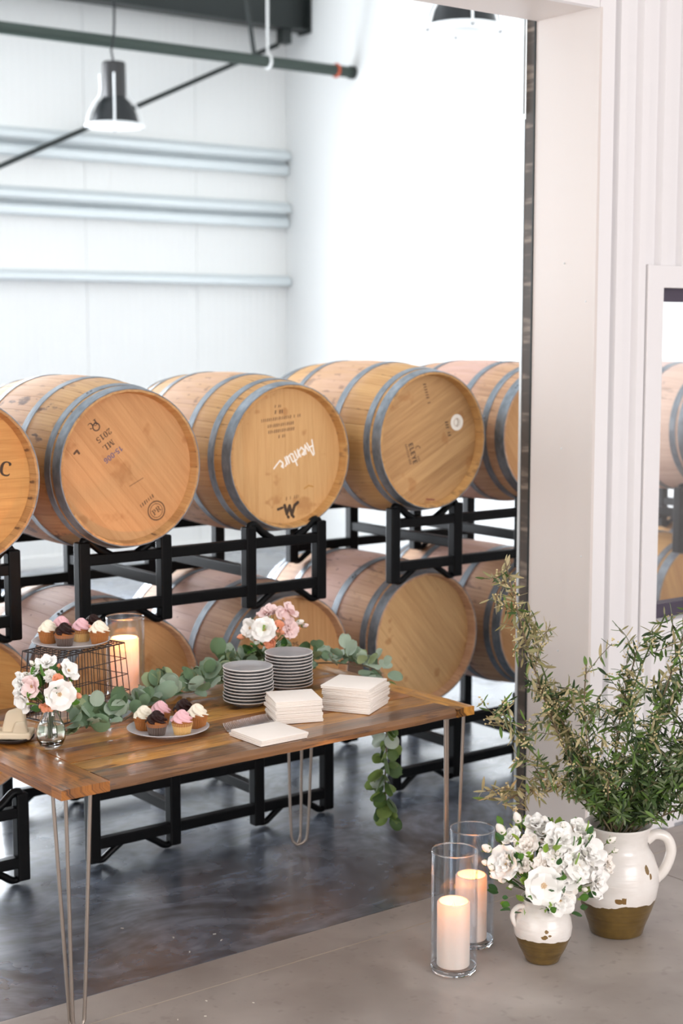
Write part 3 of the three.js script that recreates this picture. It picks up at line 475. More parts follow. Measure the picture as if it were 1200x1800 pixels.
for (let i = 0; i < 13; i++) { const f = i / 12; solo('dessert_fork', forkGeo, M.silver, 'silver fork in the row fanned out beside the low napkin pair', 'fork', [2.712 + 0.19 * f, TY + 0.0004, -4.196 - 0.022 * f], [0, -0.36, 0], 'row of dessert forks'); }

// ---------------------------------------------------------------- cupcakes
const linerGeo = (() => { const g = new THREE.CylinderGeometry(0.0345, 0.026, 0.04, 72, 1, true); const p = g.attributes.position; for (let i = 0; i < p.count; i++) { const a = Math.atan2(p.getZ(i), p.getX(i)), k = 1 + 0.035 * Math.cos(36 * a); p.setX(i, p.getX(i) * k); p.setZ(i, p.getZ(i) * k); } g.translate(0, 0.02, 0); const b = new THREE.CircleGeometry(0.026, 36); b.rotateX(Math.PI / 2); b.translate(0, 0.0005, 0); const q = merge([g, b]); q.computeVertexNormals(); return q; })();
const cakeGeo = lathe([[0.033, 0.03], [0.0348, 0.039], [0.034, 0.045], [0.025, 0.05], [0, 0.052]], 32);
function frosting(seed, swirl) {                          // piped frosting: ruffled dome with winding ridges
  const g = paramGeo(64, 30, (u, v) => { const a = u * 2 * Math.PI, h = v, base = Math.pow(1 - h, 0.55); const ridge = 0.14 * Math.sin(swirl * a + h * 15 + 1.4 * fbm(Math.cos(a) * 2 + 4, Math.sin(a) * 2 + h * 4, 2, seed)) + 0.16 * (fbm(Math.cos(a) * 4 + 9, Math.sin(a) * 4 + h * 7, 3, seed) - 0.5); const r = 0.0362 * base * (1 + ridge * (1 - 0.3 * h)) * (h < 0.06 ? 0.75 + h * 4 : 1); return [Math.cos(a) * r, 0.041 + 0.041 * h + 0.004 * ridge, -Math.sin(a) * r]; });
  return g;
}
const frostG = [frosting(3, 6), frosting(8, 5), frosting(14, 7)];
const FR = { white: std({ color: 0xf3ead6, roughness: 0.55 }), pink: std({ color: 0xeab9bf, roughness: 0.55 }), choc: phy({ color: 0x260f0b, roughness: 0.45, specularIntensity: 0.45 }) };
const linerTex = (a, b) => { const t = dataTex(256, 8, (u) => mix3(a, b, 0.5 + 0.5 * Math.cos(u * 36 * 2 * Math.PI))); return std({ map: t, roughness: 0.6, side: THREE.DoubleSide }); };
const LN = { brown: linerTex(rgb(146, 88, 40), rgb(186, 124, 66)), dark: linerTex(rgb(52, 34, 28), rgb(132, 118, 110)), yellow: linerTex(rgb(206, 160, 96), rgb(226, 188, 126)) };
const cakeM = std({ color: 0x9a5d2e, roughness: 0.85 });
function cupcake(label, x, y, z, fr, ln, i) { const t = thing('cupcake', label, 'cupcake', [x, y, z], i * 1.3, 'cupcakes'); part('paper_liner', linerGeo, LN[ln], t); part('cake', cakeGeo, cakeM, t); part('frosting', frostG[i % 3], FR[fr], t); }
{
  const fx = 2.553, fz = -4.322, py = TY + 0.0078;
  solo('serving_plate', bigPlateG, M.plate, 'grey serving plate of cupcakes standing on the table top', 'plate', [fx, TY, fz], [0, 0, 0]);
  const at = (u, w) => [fx + 0.797 * u + 0.604 * w, py, fz + 0.604 * u - 0.797 * w];   // u to the right, w away from the viewer
  cupcake('white-frosted cupcake at the left of the front plate', ...at(-0.08, 0.004), 'white', 'brown', 0);
  cupcake('chocolate cupcake in dark paper at the front of the front plate', ...at(-0.03, -0.064), 'choc', 'dark', 1);
  cupcake('pink-frosted cupcake behind the chocolate one on the front plate', ...at(-0.034, 0.07), 'pink', 'brown', 2);
  cupcake('chocolate cupcake at the back of the front plate', ...at(0.042, 0.098), 'choc', 'dark', 3);
  cupcake('pink-frosted cupcake in yellow paper on the front plate', ...at(0.052, -0.052), 'pink', 'yellow', 4);
  cupcake('white-frosted cupcake at the right of the front plate', ...at(0.094, 0.03), 'white', 'brown', 5);
}
// wire basket turned over, a plate of cupcakes on it
const BKX = 2.44, BKZ = -4.765, BKH = 0.232, BKR = 0.3;
{
  const t = thing('wire_basket', 'dark wire basket turned upside down under the raised cupcakes', 'basket', [BKX, TY, BKZ], BKR);
  const W0 = 0.345, D0 = 0.21, W1 = 0.31, D1 = 0.185, r = 0.0016, at = (f) => [W0 + (W1 - W0) * f, D0 + (D1 - D0) * f];
  for (let k = 0; k <= 4; k++) { const f = k / 4, [w, d] = at(f), y = 0.003 + (BKH - 0.006) * f, rr2 = k === 0 || k === 4 ? 0.0028 : r; const c = [[-w / 2, y, d / 2], [w / 2, y, d / 2], [w / 2, y, -d / 2], [-w / 2, y, -d / 2]]; part('wire_ring', merge([0, 1, 2, 3].map((i) => bar(c[i], c[(i + 1) % 4], rr2, 6))), M.wire, t); }
  const upright = (fx, fz, sx, sz) => { const a = at(0), b = at(1); part('wire', bar([fx * a[0], 0.002, fz * a[1]], [fx * b[0], BKH - 0.002, fz * b[1]], r, 5), M.wire, t); };
  for (let i = 0; i <= 11; i++) { const f = i / 11 - 0.5; upright(f, 0.5); upright(f, -0.5); }
  for (let i = 1; i < 7; i++) { const f = i / 7 - 0.5; upright(0.5, f); upright(-0.5, f); }
  for (let i = 1; i < 11; i++) { const f = (i / 11 - 0.5) * W1; part('wire', bar([f, BKH - 0.002, -D1 / 2], [f, BKH - 0.002, D1 / 2], r, 5), M.wire, t); }
  for (let i = 1; i < 7; i++) { const f = (i / 7 - 0.5) * D1; part('wire', bar([-W1 / 2, BKH - 0.0035, f], [W1 / 2, BKH - 0.0035, f], r, 5), M.wire, t); }
  const px = BKX + 0.0, pz = BKZ - 0.02, py = TY + BKH + 0.001;
  solo('serving_plate', bigPlateG, M.plate, 'grey plate of cupcakes raised on the wire basket', 'plate', [px, py, pz], [0, 0, 0]);
  const q = (u, w) => [px + 0.797 * u + 0.604 * w, py + 0.0078, pz + 0.604 * u - 0.797 * w];
  cupcake('white-frosted cupcake at the left of the raised plate', ...q(-0.08, 0.0), 'white', 'brown', 0);
  cupcake('chocolate cupcake at the front of the raised plate', ...q(-0.014, -0.052), 'choc', 'dark', 1);
  cupcake('pink-frosted cupcake at the back left of the raised plate', ...q(-0.048, 0.076), 'pink', 'brown', 2);
  cupcake('pink-frosted cupcake almost hidden on the raised plate', ...q(0.03, 0.034), 'pink', 'yellow', 4);
  cupcake('chocolate cupcake at the back right of the raised plate', ...q(0.06, 0.108), 'choc', 'dark', 3);
  cupcake('white-frosted cupcake at the right of the raised plate', ...q(0.1, -0.012), 'white', 'brown', 5);
}
solo('silver_dish', lathe([[0.03, 0], [0.034, 0.002], [0.06, 0.022], [0.066, 0.03], [0.0655, 0.031], [0.058, 0.024], [0.03, 0.005], [0, 0.004]], 40), M.silver, 'small shiny silver dish seen inside the wire basket', 'dish', [BKX + 0.09, TY, BKZ - 0.005]);

// ---------------------------------------------------------------- glass cylinders and candles
const wax = phy({ color: 0xf7eddd, roughness: 0.85, transmission: 0.32, thickness: 0 });
const flameM = std({ color: 0x331100, emissive: 0xffb45a, emissiveIntensity: 9 });
function hurricane(glassLabel, candleLabel, pos, r, h, cr, ch, power) {
  const t = thing('glass_cylinder', glassLabel, 'vase', pos);
  part('wall', lathe([[r, 0.012], [r, h - 0.003], [r - 0.002, h], [r - 0.004, h - 0.003], [r - 0.004, 0.024]], 64), M.glass, t);
  const rim = new THREE.TorusGeometry(r - 0.002, 0.0024, 8, 64); rim.rotateX(Math.PI / 2); part('rim', rim, M.glassSolid, t, [0, h, 0]);
  part('thick_base', lathe([[0, 0.0005], [r - 0.006, 0.0005], [r - 0.001, 0.004], [r - 0.0005, 0.012], [r - 0.001, 0.02], [r - 0.006, 0.021], [0, 0.018]], 64), M.glassSolid, t);
  const c = thing('pillar_candle', candleLabel, 'candle', [pos[0] - 0.006, pos[1] + 0.0215, pos[2] + 0.004]);
  part('wax_body', lathe([[0, 0], [cr - 0.003, 0], [cr, 0.003], [cr, ch - 0.006], [cr - 0.004, ch], [cr - 0.009, ch - 0.002], [cr - 0.016, ch - 0.03], [cr - 0.03, ch - 0.046], [0, ch - 0.048]], 48), wax, c);
  part('wick', bar([0, ch - 0.048, 0], [0.001, ch - 0.036, 0], 0.0011, 6), std({ color: 0x1a120c, roughness: 1 }), c);
  part('flame', lathe([[0, ch - 0.04], [0.0045, ch - 0.034], [0.0055, ch - 0.028], [0.0035, ch - 0.016], [0, ch - 0.004]], 16), flameM, c);
  const l = new THREE.PointLight(0xff9a48, power, 3, 2); l.position.set(pos[0] - 0.006, pos[1] + 0.0215 + ch - 0.024, pos[2] + 0.004); l.castShadow = true; l.shadow.radius = 0.3; scene.add(l);
}
hurricane('front clear glass cylinder vase on the concrete floor', 'thick ivory pillar candle in the front floor cylinder', [3.215, 0, -3.632], 0.076, 0.405, 0.054, 0.217, 0.09);
hurricane('rear clear glass cylinder vase on the concrete floor', 'thick ivory pillar candle in the rear floor cylinder', [3.412, 0, -3.765], 0.077, 0.405, 0.054, 0.225, 0.1);
hurricane('clear glass cylinder vase on the table behind the wire basket', 'glowing pillar candle in the glass on the table', [2.69, TY, -4.85], 0.07, 0.295, 0.052, 0.2, 0.5);
hurricane('clear glass cylinder vase cut off at the left of the table', 'pillar candle cut off at the left frame edge', [2.06, TY, -4.715], 0.06, 0.25, 0.046, 0.19, 0.3);

// ---------------------------------------------------------------- flowers
function petal(L, W, cup, roll, seed, nu = 6, nv = 6) { return paramGeo(nu, nv, (u, v) => { const s = (u - 0.5) * 2, w = W * Math.pow(Math.sin(Math.PI * clamp(0.12 + 0.8 * v)), 0.7) * (0.35 + 0.65 * smooth(0, 0.6, v)), x = s * w, wav = 0.06 * L * v * (fbm(s * 2 + 5, v * 2, 2, seed) - 0.5) * 2; const y = v * L, z = cup * L * (s * s * 0.35 * v) + roll * L * v * v + wav - 0.05 * L * s * s * v; return [x, y, z]; }); }
function roseGeo(R, seed, open = 1) {                     // cupped petals in rings; +y is the facing direction
  srand(seed); const l = [], rings = [[5, 0.22, 0.16, 0.5], [5, 0.5, 0.34, 0.62], [6, 0.85, 0.62, 0.78], [7, 1.2, 0.9, 0.95]];
  for (const [n, tilt, rad, size] of rings) for (let k = 0; k < n; k++) {
    const g = petal(R * size * rr(0.92, 1.08), R * size * rr(0.5, 0.62), rr(0.5, 0.9), tilt > 1 ? -0.22 : 0.18, seed + k + rad * 50);
    g.rotateX(tilt * open + rr(-0.1, 0.1)); g.translate(0, -R * 0.12 + R * 0.1 * (1 - rad), R * 0.1 * rad); g.rotateY(k / n * 6.283 + rad * 2.2 + rr(-0.15, 0.15)); l.push(g);
  }
  const g = merge(l); return g;
}
function openRoseGeo(R, seed) { srand(seed); const l = []; for (const [n, tilt, sz] of [[5, 1.22, 1], [4, 0.95, 0.75]]) for (let k = 0; k < n; k++) { const g = petal(R * sz, R * sz * 0.62, 0.6, -0.12, seed + k * 3); g.rotateX(tilt + rr(-0.15, 0.15)); g.rotateY(k / n * 6.283 + (sz < 1 ? 0.6 : 0) + rr(-0.1, 0.1)); l.push(g); } return merge(l); }
const budGeo = (R) => lathe([[0, -R], [R * 0.45, -R * 0.8], [R * 0.72, -R * 0.2], [R * 0.66, R * 0.5], [R * 0.4, R * 1.05], [R * 0.12, R * 1.35], [0, R * 1.4]], 14);
const sepalGeo = (R) => merge([lathe([[0, -R * 1.25], [R * 0.3, -R * 1.15], [R * 0.55, -R * 0.75], [R * 0.6, -R * 0.4], [R * 0.4, -R * 0.6], [0, -R * 0.9]], 10), ...[0, 1, 2, 3, 4].map((k) => { const g = petal(R * 1.5, R * 0.2, 0.3, 0.1, k, 2, 4); g.rotateX(0.32); g.translate(0, -R * 0.9, R * 0.35); g.rotateY(k * 1.2566); return g; })]);
const roseG = [roseGeo(0.052, 71), roseGeo(0.05, 83), roseGeo(0.054, 97, 0.85)], openG = [openRoseGeo(0.055, 31), openRoseGeo(0.052, 47)], budG = budGeo(0.0125), sepalG = sepalGeo(0.0125), stamenG = merge([...Array(22).keys()].map((k) => { const a = k * 2.4, r = 0.0012 * Math.sqrt(k) * 1.3; const s = new THREE.SphereGeometry(0.0012, 5, 4); s.translate(Math.cos(a) * r, 0.006 + 0.001 * (k % 3), Math.sin(a) * r); return s; }));
const petalM = (c) => phy({ color: c, roughness: 0.75, transmission: 0.16, thickness: 0, side: THREE.DoubleSide });
const PW = petalM(0xfffdf9), PC = petalM(0xfff8f0), PP = petalM(0xf7dcd9), PO = petalM(0xf0a27e), stamenM = std({ color: 0xd2a03c, roughness: 0.8 }), sepalM = leafMat(0x6d8a35, 0.2);
const roseLeafGeo = (L) => paramGeo(4, 7, (u, v) => { const s = (u - 0.5) * 2, w = L * 0.3 * Math.pow(Math.sin(Math.PI * clamp(v * 0.96 + 0.02)), 0.75) * (1 + 0.05 * ((Math.round(v * 7)) % 2)); return [s * w, v * L, L * (0.1 * Math.abs(s) - 0.16 * v * v)]; });
const roseLeafG = [roseLeafGeo(0.05), roseLeafGeo(0.04)];
const leafRose = [leafMat(0x568a28, 0.3), leafMat(0x8fb340, 0.35), leafMat(0x35602a, 0.2)];
const face = (m, d, spin = 0) => { m.quaternion.setFromUnitVectors(V(0, 1, 0), d.clone().normalize()); m.rotateY(spin); };
const CR = V(0.797, 0, 0.604), CF = V(0.604, 0, -0.797);   // to the right and away, along the line of sight over the floor
const place = (u, v, w) => CR.clone().multiplyScalar(u).add(CF.clone().multiplyScalar(w)).add(V(0, v, 0));
function bouquet(name, label, pos, neck, items, leafN, spread, seed) {   // items: [kind, u, v, w, scale]; neck: height where the stems gather
  const t = thing(name, label, 'flowers', pos); srand(seed);
  const hub = V(0, neck, 0), mid = V(0, neck + 0.09, 0);
  for (const [kind, u, v, w, sc = 1] of items) {
    const p = place(u, v, w), dir = p.clone().sub(mid).normalize().add(CF.clone().multiplyScalar(-0.45)).add(V(0, 0.18, 0)).normalize();
    part('stem', tube([V(rr(-0.012, 0.012), Math.max(0.03, neck - 0.09), rr(-0.012, 0.012)), hub.clone().add(V(rr(-0.01, 0.01), 0, rr(-0.01, 0.01))), hub.clone().lerp(p, 0.6).add(V(0, 0.012, 0)), p.clone().addScaledVector(dir, -0.008 * sc)], 0.0013, 12, 5), M.stemGreen, t);
    if (kind[0] === 'b') { const b = part('bud', budG, { w: PC, p: PP, o: PO }[kind[1]], t, p.toArray()); face(b, dir, rr(0, 6)); b.scale.setScalar(sc); part('sepals', sepalG, sepalM, b); }
    else { const geo = kind[0] === 'r' ? roseG[Math.floor(rnd() * 3)] : openG[Math.floor(rnd() * 2)]; const f = part('bloom', geo, { w: PW, p: PP, o: PO, c: PC }[kind[1]], t, p.toArray()); face(f, dir, rr(0, 6)); f.scale.setScalar(sc); if (kind[0] === 'o' || rnd() < 0.4) part('stamens', stamenG, stamenM, f); }
  }
  for (let i = 0; i < leafN; i++) {
    const a = rr(0, 6.283), q = Math.sqrt(rnd()) * spread[0], p = V(Math.cos(a) * q, neck + rr(0.0, spread[1]), Math.sin(a) * q), d = p.clone().sub(hub).add(V(rr(-0.05, 0.05), rr(-0.04, 0.06), rr(-0.05, 0.05)));
    const l = part('leaf', roseLeafG[i % 2], leafRose[Math.floor(rnd() * 3)], t, p.toArray()); face(l, d, rr(0, 6)); l.scale.setScalar(rr(0.6, 1.05));
  }
  return t;
}
// glazed jars: white glaze over an olive-brown clay foot, the glaze edge uneven, a few chips
function jarTex(seed, edge, chips) { return dataTex(1024, 512, (u, v) => { const e = edge + 0.018 * (fbm(u * 26, 1, 3, seed, 26) - 0.5) * 2 + 0.025 * (fbm(u * 7, 3, 2, seed + 3, 7) - 0.5) * 2; const n = fbm(u * 20, v * 12, 4, seed + 5, 20), st = fbm(u * 4, v * 50, 3, seed + 8, 4); const clay = mix3(rgb(116, 92, 44), rgb(86, 66, 30), clamp(0.5 + (n - 0.5) + 0.7 * (st - 0.5))), glaze = mix3(rgb(240, 236, 231), rgb(228, 221, 214), n); let c = v < e ? clay : glaze; for (const [cu, cv, ru, rv] of chips) { const d = Math.hypot((u - cu) / ru, (v - cv) / rv) + 0.9 * (fbm(u * 60, v * 36, 3, seed + 11) - 0.5); if (d < 0.85) c = mix3(rgb(140, 104, 58), rgb(112, 92, 52), n); } return c; }, true, true); }
function jar(label, pos, pts, tex, handles, ry) {
  const t = thing('glazed_jar', label, 'jar', pos, ry), H = Math.max(...pts.map((p) => p[1]));
  const g = lathe(pts, 96), p = g.attributes.position, uv = g.attributes.uv; for (let i = 0; i < p.count; i++) uv.setY(i, p.getY(i) / H);
  const m = phy({ map: tex, roughness: 0.3, clearcoat: 0.3, clearcoatRoughness: 0.15, bumpMap: grey(256, 256, (u, v) => fbm(u * 8, v * 26, 3, 501, 8, 26)), bumpScale: 0.0015, side: THREE.DoubleSide });
  part('body', g, m, t); const hm = phy({ color: 0xece6df, roughness: 0.32, clearcoat: 0.3, clearcoatRoughness: 0.15 });
  for (const h of handles) { const gg = tube(h.pts, h.r, 28, 10); gg.scale(1, 1, 1); part('handle', gg, hm, t); }
}
const JL = [3.89, 0, -3.54], JS = [3.505, 0, -3.515];
jar('large white-glazed jar with brown foot holding olive branches', JL, [[0, 0.002], [0.085, 0], [0.092, 0.004], [0.099, 0.03], [0.118, 0.08], [0.135, 0.13], [0.143, 0.18], [0.14, 0.23], [0.124, 0.275], [0.108, 0.3], [0.101, 0.318], [0.104, 0.35], [0.112, 0.378], [0.117, 0.388], [0.113, 0.391], [0.105, 0.38], [0.096, 0.34], [0.094, 0.318], [0.1, 0.3], [0.13, 0.23], [0.13, 0.15], [0.09, 0.04], [0, 0.03]], jarTex(601, 0.335, [[0.995, 0.40, 0.022, 0.03], [0.972, 0.395, 0.02, 0.025], [0.10, 0.65, 0.013, 0.05], [0.112, 0.59, 0.008, 0.03]]), [
  { r: 0.0185, pts: [[0.1, 0.325, 0], [0.13, 0.345, 0], [0.168, 0.335, 0], [0.187, 0.295, 0], [0.18, 0.25, 0], [0.16, 0.21, 0], [0.136, 0.185, 0]] },
  { r: 0.0185, pts: [[-0.1, 0.325, 0], [-0.13, 0.345, 0], [-0.168, 0.335, 0], [-0.187, 0.295, 0], [-0.18, 0.25, 0], [-0.16, 0.21, 0], [-0.136, 0.185, 0]] }], -0.6);
jar('small white-glazed jar with brown foot holding white roses', JS, [[0, 0.002], [0.05, 0], [0.056, 0.004], [0.06, 0.015], [0.078, 0.05], [0.094, 0.09], [0.098, 0.12], [0.093, 0.15], [0.078, 0.178], [0.066, 0.19], [0.064, 0.198], [0.07, 0.21], [0.074, 0.217], [0.07, 0.218], [0.06, 0.205], [0.058, 0.192], [0.07, 0.178], [0.086, 0.15], [0.09, 0.1], [0.055, 0.03], [0, 0.02]], jarTex(651, 0.42, [[0.968, 0.61, 0.014, 0.035], [0.958, 0.525, 0.02, 0.045], [0.985, 0.55, 0.01, 0.02]]), [
  { r: 0.0085, pts: [[-0.066, 0.188, 0], [-0.085, 0.19, 0], [-0.1, 0.178, 0], [-0.106, 0.158, 0], [-0.1, 0.138, 0], [-0.092, 0.124, 0]] }], -0.45);
bouquet('rose_bouquet', 'bouquet of white garden roses in the small jar', JS, 0.19, [
  ['ow', -0.015, 0.30, -0.12, 1.33], ['rw', -0.125, 0.345, -0.05, 1.27], ['rw', 0.1, 0.345, -0.06, 1.33], ['rw', 0.055, 0.32, -0.085, 1.14], ['rw', 0.14, 0.37, -0.02, 1.27], ['rw', 0.165, 0.285, -0.05, 1.08], ['rw', 0.05, 0.42, -0.03, 1.27], ['rw', 0.0, 0.42, 0.02, 1.21], ['rw', 0.03, 0.385, -0.065, 1.08], ['rc', -0.06, 0.40, -0.03, 0.89], ['rw', 0.12, 0.425, 0.03, 1.02], ['rc', 0.0, 0.355, -0.09, 0.95], ['rw', -0.105, 0.415, 0.02, 0.76], ['rw', 0.04, 0.245, -0.1, 1.02], ['rc', -0.075, 0.35, -0.07, 0.64], ['rc', 0.21, 0.33, 0.0, 0.64], ['rw', -0.02, 0.45, 0.05, 0.89], ['rc', 0.07, 0.275, -0.095, 0.57],
  ['bw', -0.19, 0.39, -0.02, 1.5], ['bw', -0.14, 0.44, 0.02, 1.7], ['bw', -0.085, 0.475, 0.03, 1.6], ['bw', 0.005, 0.455, 0.06, 1.2], ['bw', 0.225, 0.405, 0.02, 1.2], ['bw', 0.235, 0.375, 0.0, 0.8], ['bw', -0.195, 0.345, -0.03, 1.1], ['bw', -0.175, 0.335, -0.05, 1.1], ['bw', -0.17, 0.3, -0.03, 0.9], ['bw', -0.14, 0.295, -0.06, 1.0], ['bw', 0.12, 0.28, -0.1, 0.9], ['bw', -0.05, 0.36, -0.09, 0.9], ['bw', 0.03, 0.4, -0.1, 0.8], ['bw', 0.11, 0.44, -0.05, 0.8], ['bw', -0.115, 0.28, -0.07, 0.8], ['bw', 0.06, 0.46, 0.0, 0.9], ['bw', -0.04, 0.33, -0.1, 0.9], ['bw', -0.02, 0.40, -0.07, 0.8]], 150, [0.16, 0.25], 9);

// small glass vases on the table
function budVase(label, pos, s = 1) {
  const t = thing('bud_vase', label, 'vase', pos);
  part('glass_body', lathe([[0, 0.0005], [0.028, 0.0005], [0.036, 0.004], [0.0455, 0.025], [0.047, 0.045], [0.042, 0.07], [0.03, 0.095], [0.0225, 0.115], [0.024, 0.14], [0.031, 0.16], [0.0295, 0.161], [0.022, 0.14], [0.0205, 0.115], [0.028, 0.095], [0.04, 0.07], [0.045, 0.045], [0.0435, 0.026], [0.034, 0.009], [0, 0.008]].map(([a, b]) => [a * s, b * s]), 48), M.glassSolid, t);
  part('water', lathe([[0, 0.0095], [0.0335, 0.0105], [0.0425, 0.026], [0.044, 0.045], [0.039, 0.07], [0.0365, 0.076], [0, 0.076]].map(([a, b]) => [a * s, b * s]), 40), phy({ color: 0xeef6f2, transmission: 1, thickness: 0.02, roughness: 0, ior: 1.33 }), t);
}
const VL = [2.165, TY, -4.40], VM = [3.29, TY, -4.79];
budVase('small glass bud vase at the left of the table', VL);
budVase('small glass bud vase behind the plate stacks', VM, 0.82);
bouquet('flower_posy', 'posy of white, pink and orange blooms at the left of the table', VL, 0.12, [
  ['ow', 0.04, 0.185, -0.06, 1.0], ['rw', -0.01, 0.268, 0.0, 0.72], ['rw', -0.085, 0.205, -0.02, 0.85], ['ow', -0.078, 0.158, -0.03, 0.8], ['op', -0.045, 0.208, -0.055, 0.72], ['rw', -0.042, 0.245, 0.0, 0.6], ['rw', 0.008, 0.232, -0.03, 0.5], ['ow', 0.058, 0.245, 0.0, 0.75], ['oo', -0.004, 0.145, -0.06, 0.42], ['oo', 0.034, 0.23, -0.05, 0.36], ['bo', 0.062, 0.215, -0.05, 0.9], ['bo', 0.095, 0.175, -0.04, 1.1], ['bo', 0.014, 0.14, -0.06, 1.1], ['bp', 0.02, 0.205, -0.05, 0.9], ['bw', -0.1, 0.185, -0.01, 1.0], ['bo', 0.03, 0.262, -0.01, 0.8], ['bw', -0.055, 0.27, 0.0, 0.8], ['bw', -0.075, 0.235, 0.0, 0.8]], 40, [0.07, 0.12], 19);
bouquet('flower_posy', 'posy of pink, white and coral blooms behind the plate stacks', VM, 0.1, [
  ['ow', -0.02, 0.2, -0.07, 0.95], ['ow', -0.075, 0.2, -0.04, 0.8], ['op', 0.045, 0.225, 0.0, 0.95], ['op', 0.01, 0.25, 0.02, 0.9], ['rp', 0.07, 0.195, -0.05, 0.75], ['rp', -0.015, 0.245, 0.01, 0.8], ['op', 0.07, 0.25, 0.03, 0.8], ['oo', 0.03, 0.21, -0.06, 0.5], ['ro', 0.0, 0.15, -0.07, 0.5], ['bo', -0.11, 0.165, -0.03, 1.3], ['bo', 0.045, 0.19, -0.07, 1.2], ['bo', 0.02, 0.17, -0.07, 1.0], ['bo', 0.1, 0.19, 0.0, 1.0], ['bw', 0.11, 0.215, 0.0, 1.2], ['bo', -0.05, 0.165, -0.06, 1.1], ['bp', 0.13, 0.2, 0.01, 1.0], ['rw', -0.05, 0.17, -0.05, 0.6]], 30, [0.075, 0.12], 23);
// folded cloth at the left
{
  const t = thing('cloth_bundle', 'cream cloth folded into a rose shape in a dark dish at left', 'napkin', [2.095, TY, -4.535]);
  part('dark_dish', lathe([[0, 0], [0.05, 0], [0.066, 0.008], [0.07, 0.016], [0.066, 0.016], [0.05, 0.006], [0, 0.005]], 32), std({ color: 0x2a2524, roughness: 0.4 }), t);
  const cl = std({ color: 0xe6d4b8, roughness: 0.92, bumpMap: linen.bumpMap, bumpScale: 0.0004 });
  const soft = (w, h, d, f) => { const g = new RoundedBoxGeometry(w, h, d, 10, Math.min(w, h, d) * 0.32), p = g.attributes.position; for (let i = 0; i < p.count; i++) p.setXYZ(i, ...f(p.getX(i), p.getY(i), p.getZ(i))); g.computeVertexNormals(); return g; };
  const tuck = (q, k) => 0.0035 * (fbm(q * 40 + 7, k, 3, 5) - 0.5) * 2;
  const fl = new THREE.Group(); fl.name = 'folded_cloth'; t.add(fl); fl.rotation.y = -0.62;
  part('cloth_base', soft(0.13, 0.022, 0.09, (x, y, z) => [x * (1 + 2.2 * y), y + 0.024 + 0.006 * Math.sin(x * 60) * Math.abs(z) * 12, z]), cl, fl);
  part('cloth_fold', soft(0.076, 0.082, 0.046, (x, y, z) => { const f = (y + 0.041) / 0.082; return [x * (1.12 - 0.36 * f) + 0.008 * f + 0.004, y + 0.066 + 0.006 * Math.sin(x * 55), z * (1 - 0.4 * f) + tuck(x, 1) - 0.004 * Math.exp(-x * x * 9000)]; }), cl, fl);
  part('cloth_fold', soft(0.036, 0.06, 0.034, (x, y, z) => { const f = (y + 0.03) / 0.06; return [x * (1.2 - 0.75 * f) - 0.052 - 0.014 * f, y + 0.05, z * (1 - 0.3 * f) + 0.008]; }), cl, fl);
  part('cloth_fold', soft(0.06, 0.046, 0.03, (x, y, z) => { const f = (y + 0.023) / 0.046; return [x * (1 - 0.5 * f) + 0.03, y + 0.045, z * (1 - 0.3 * f) + 0.022]; }), cl, fl);
}

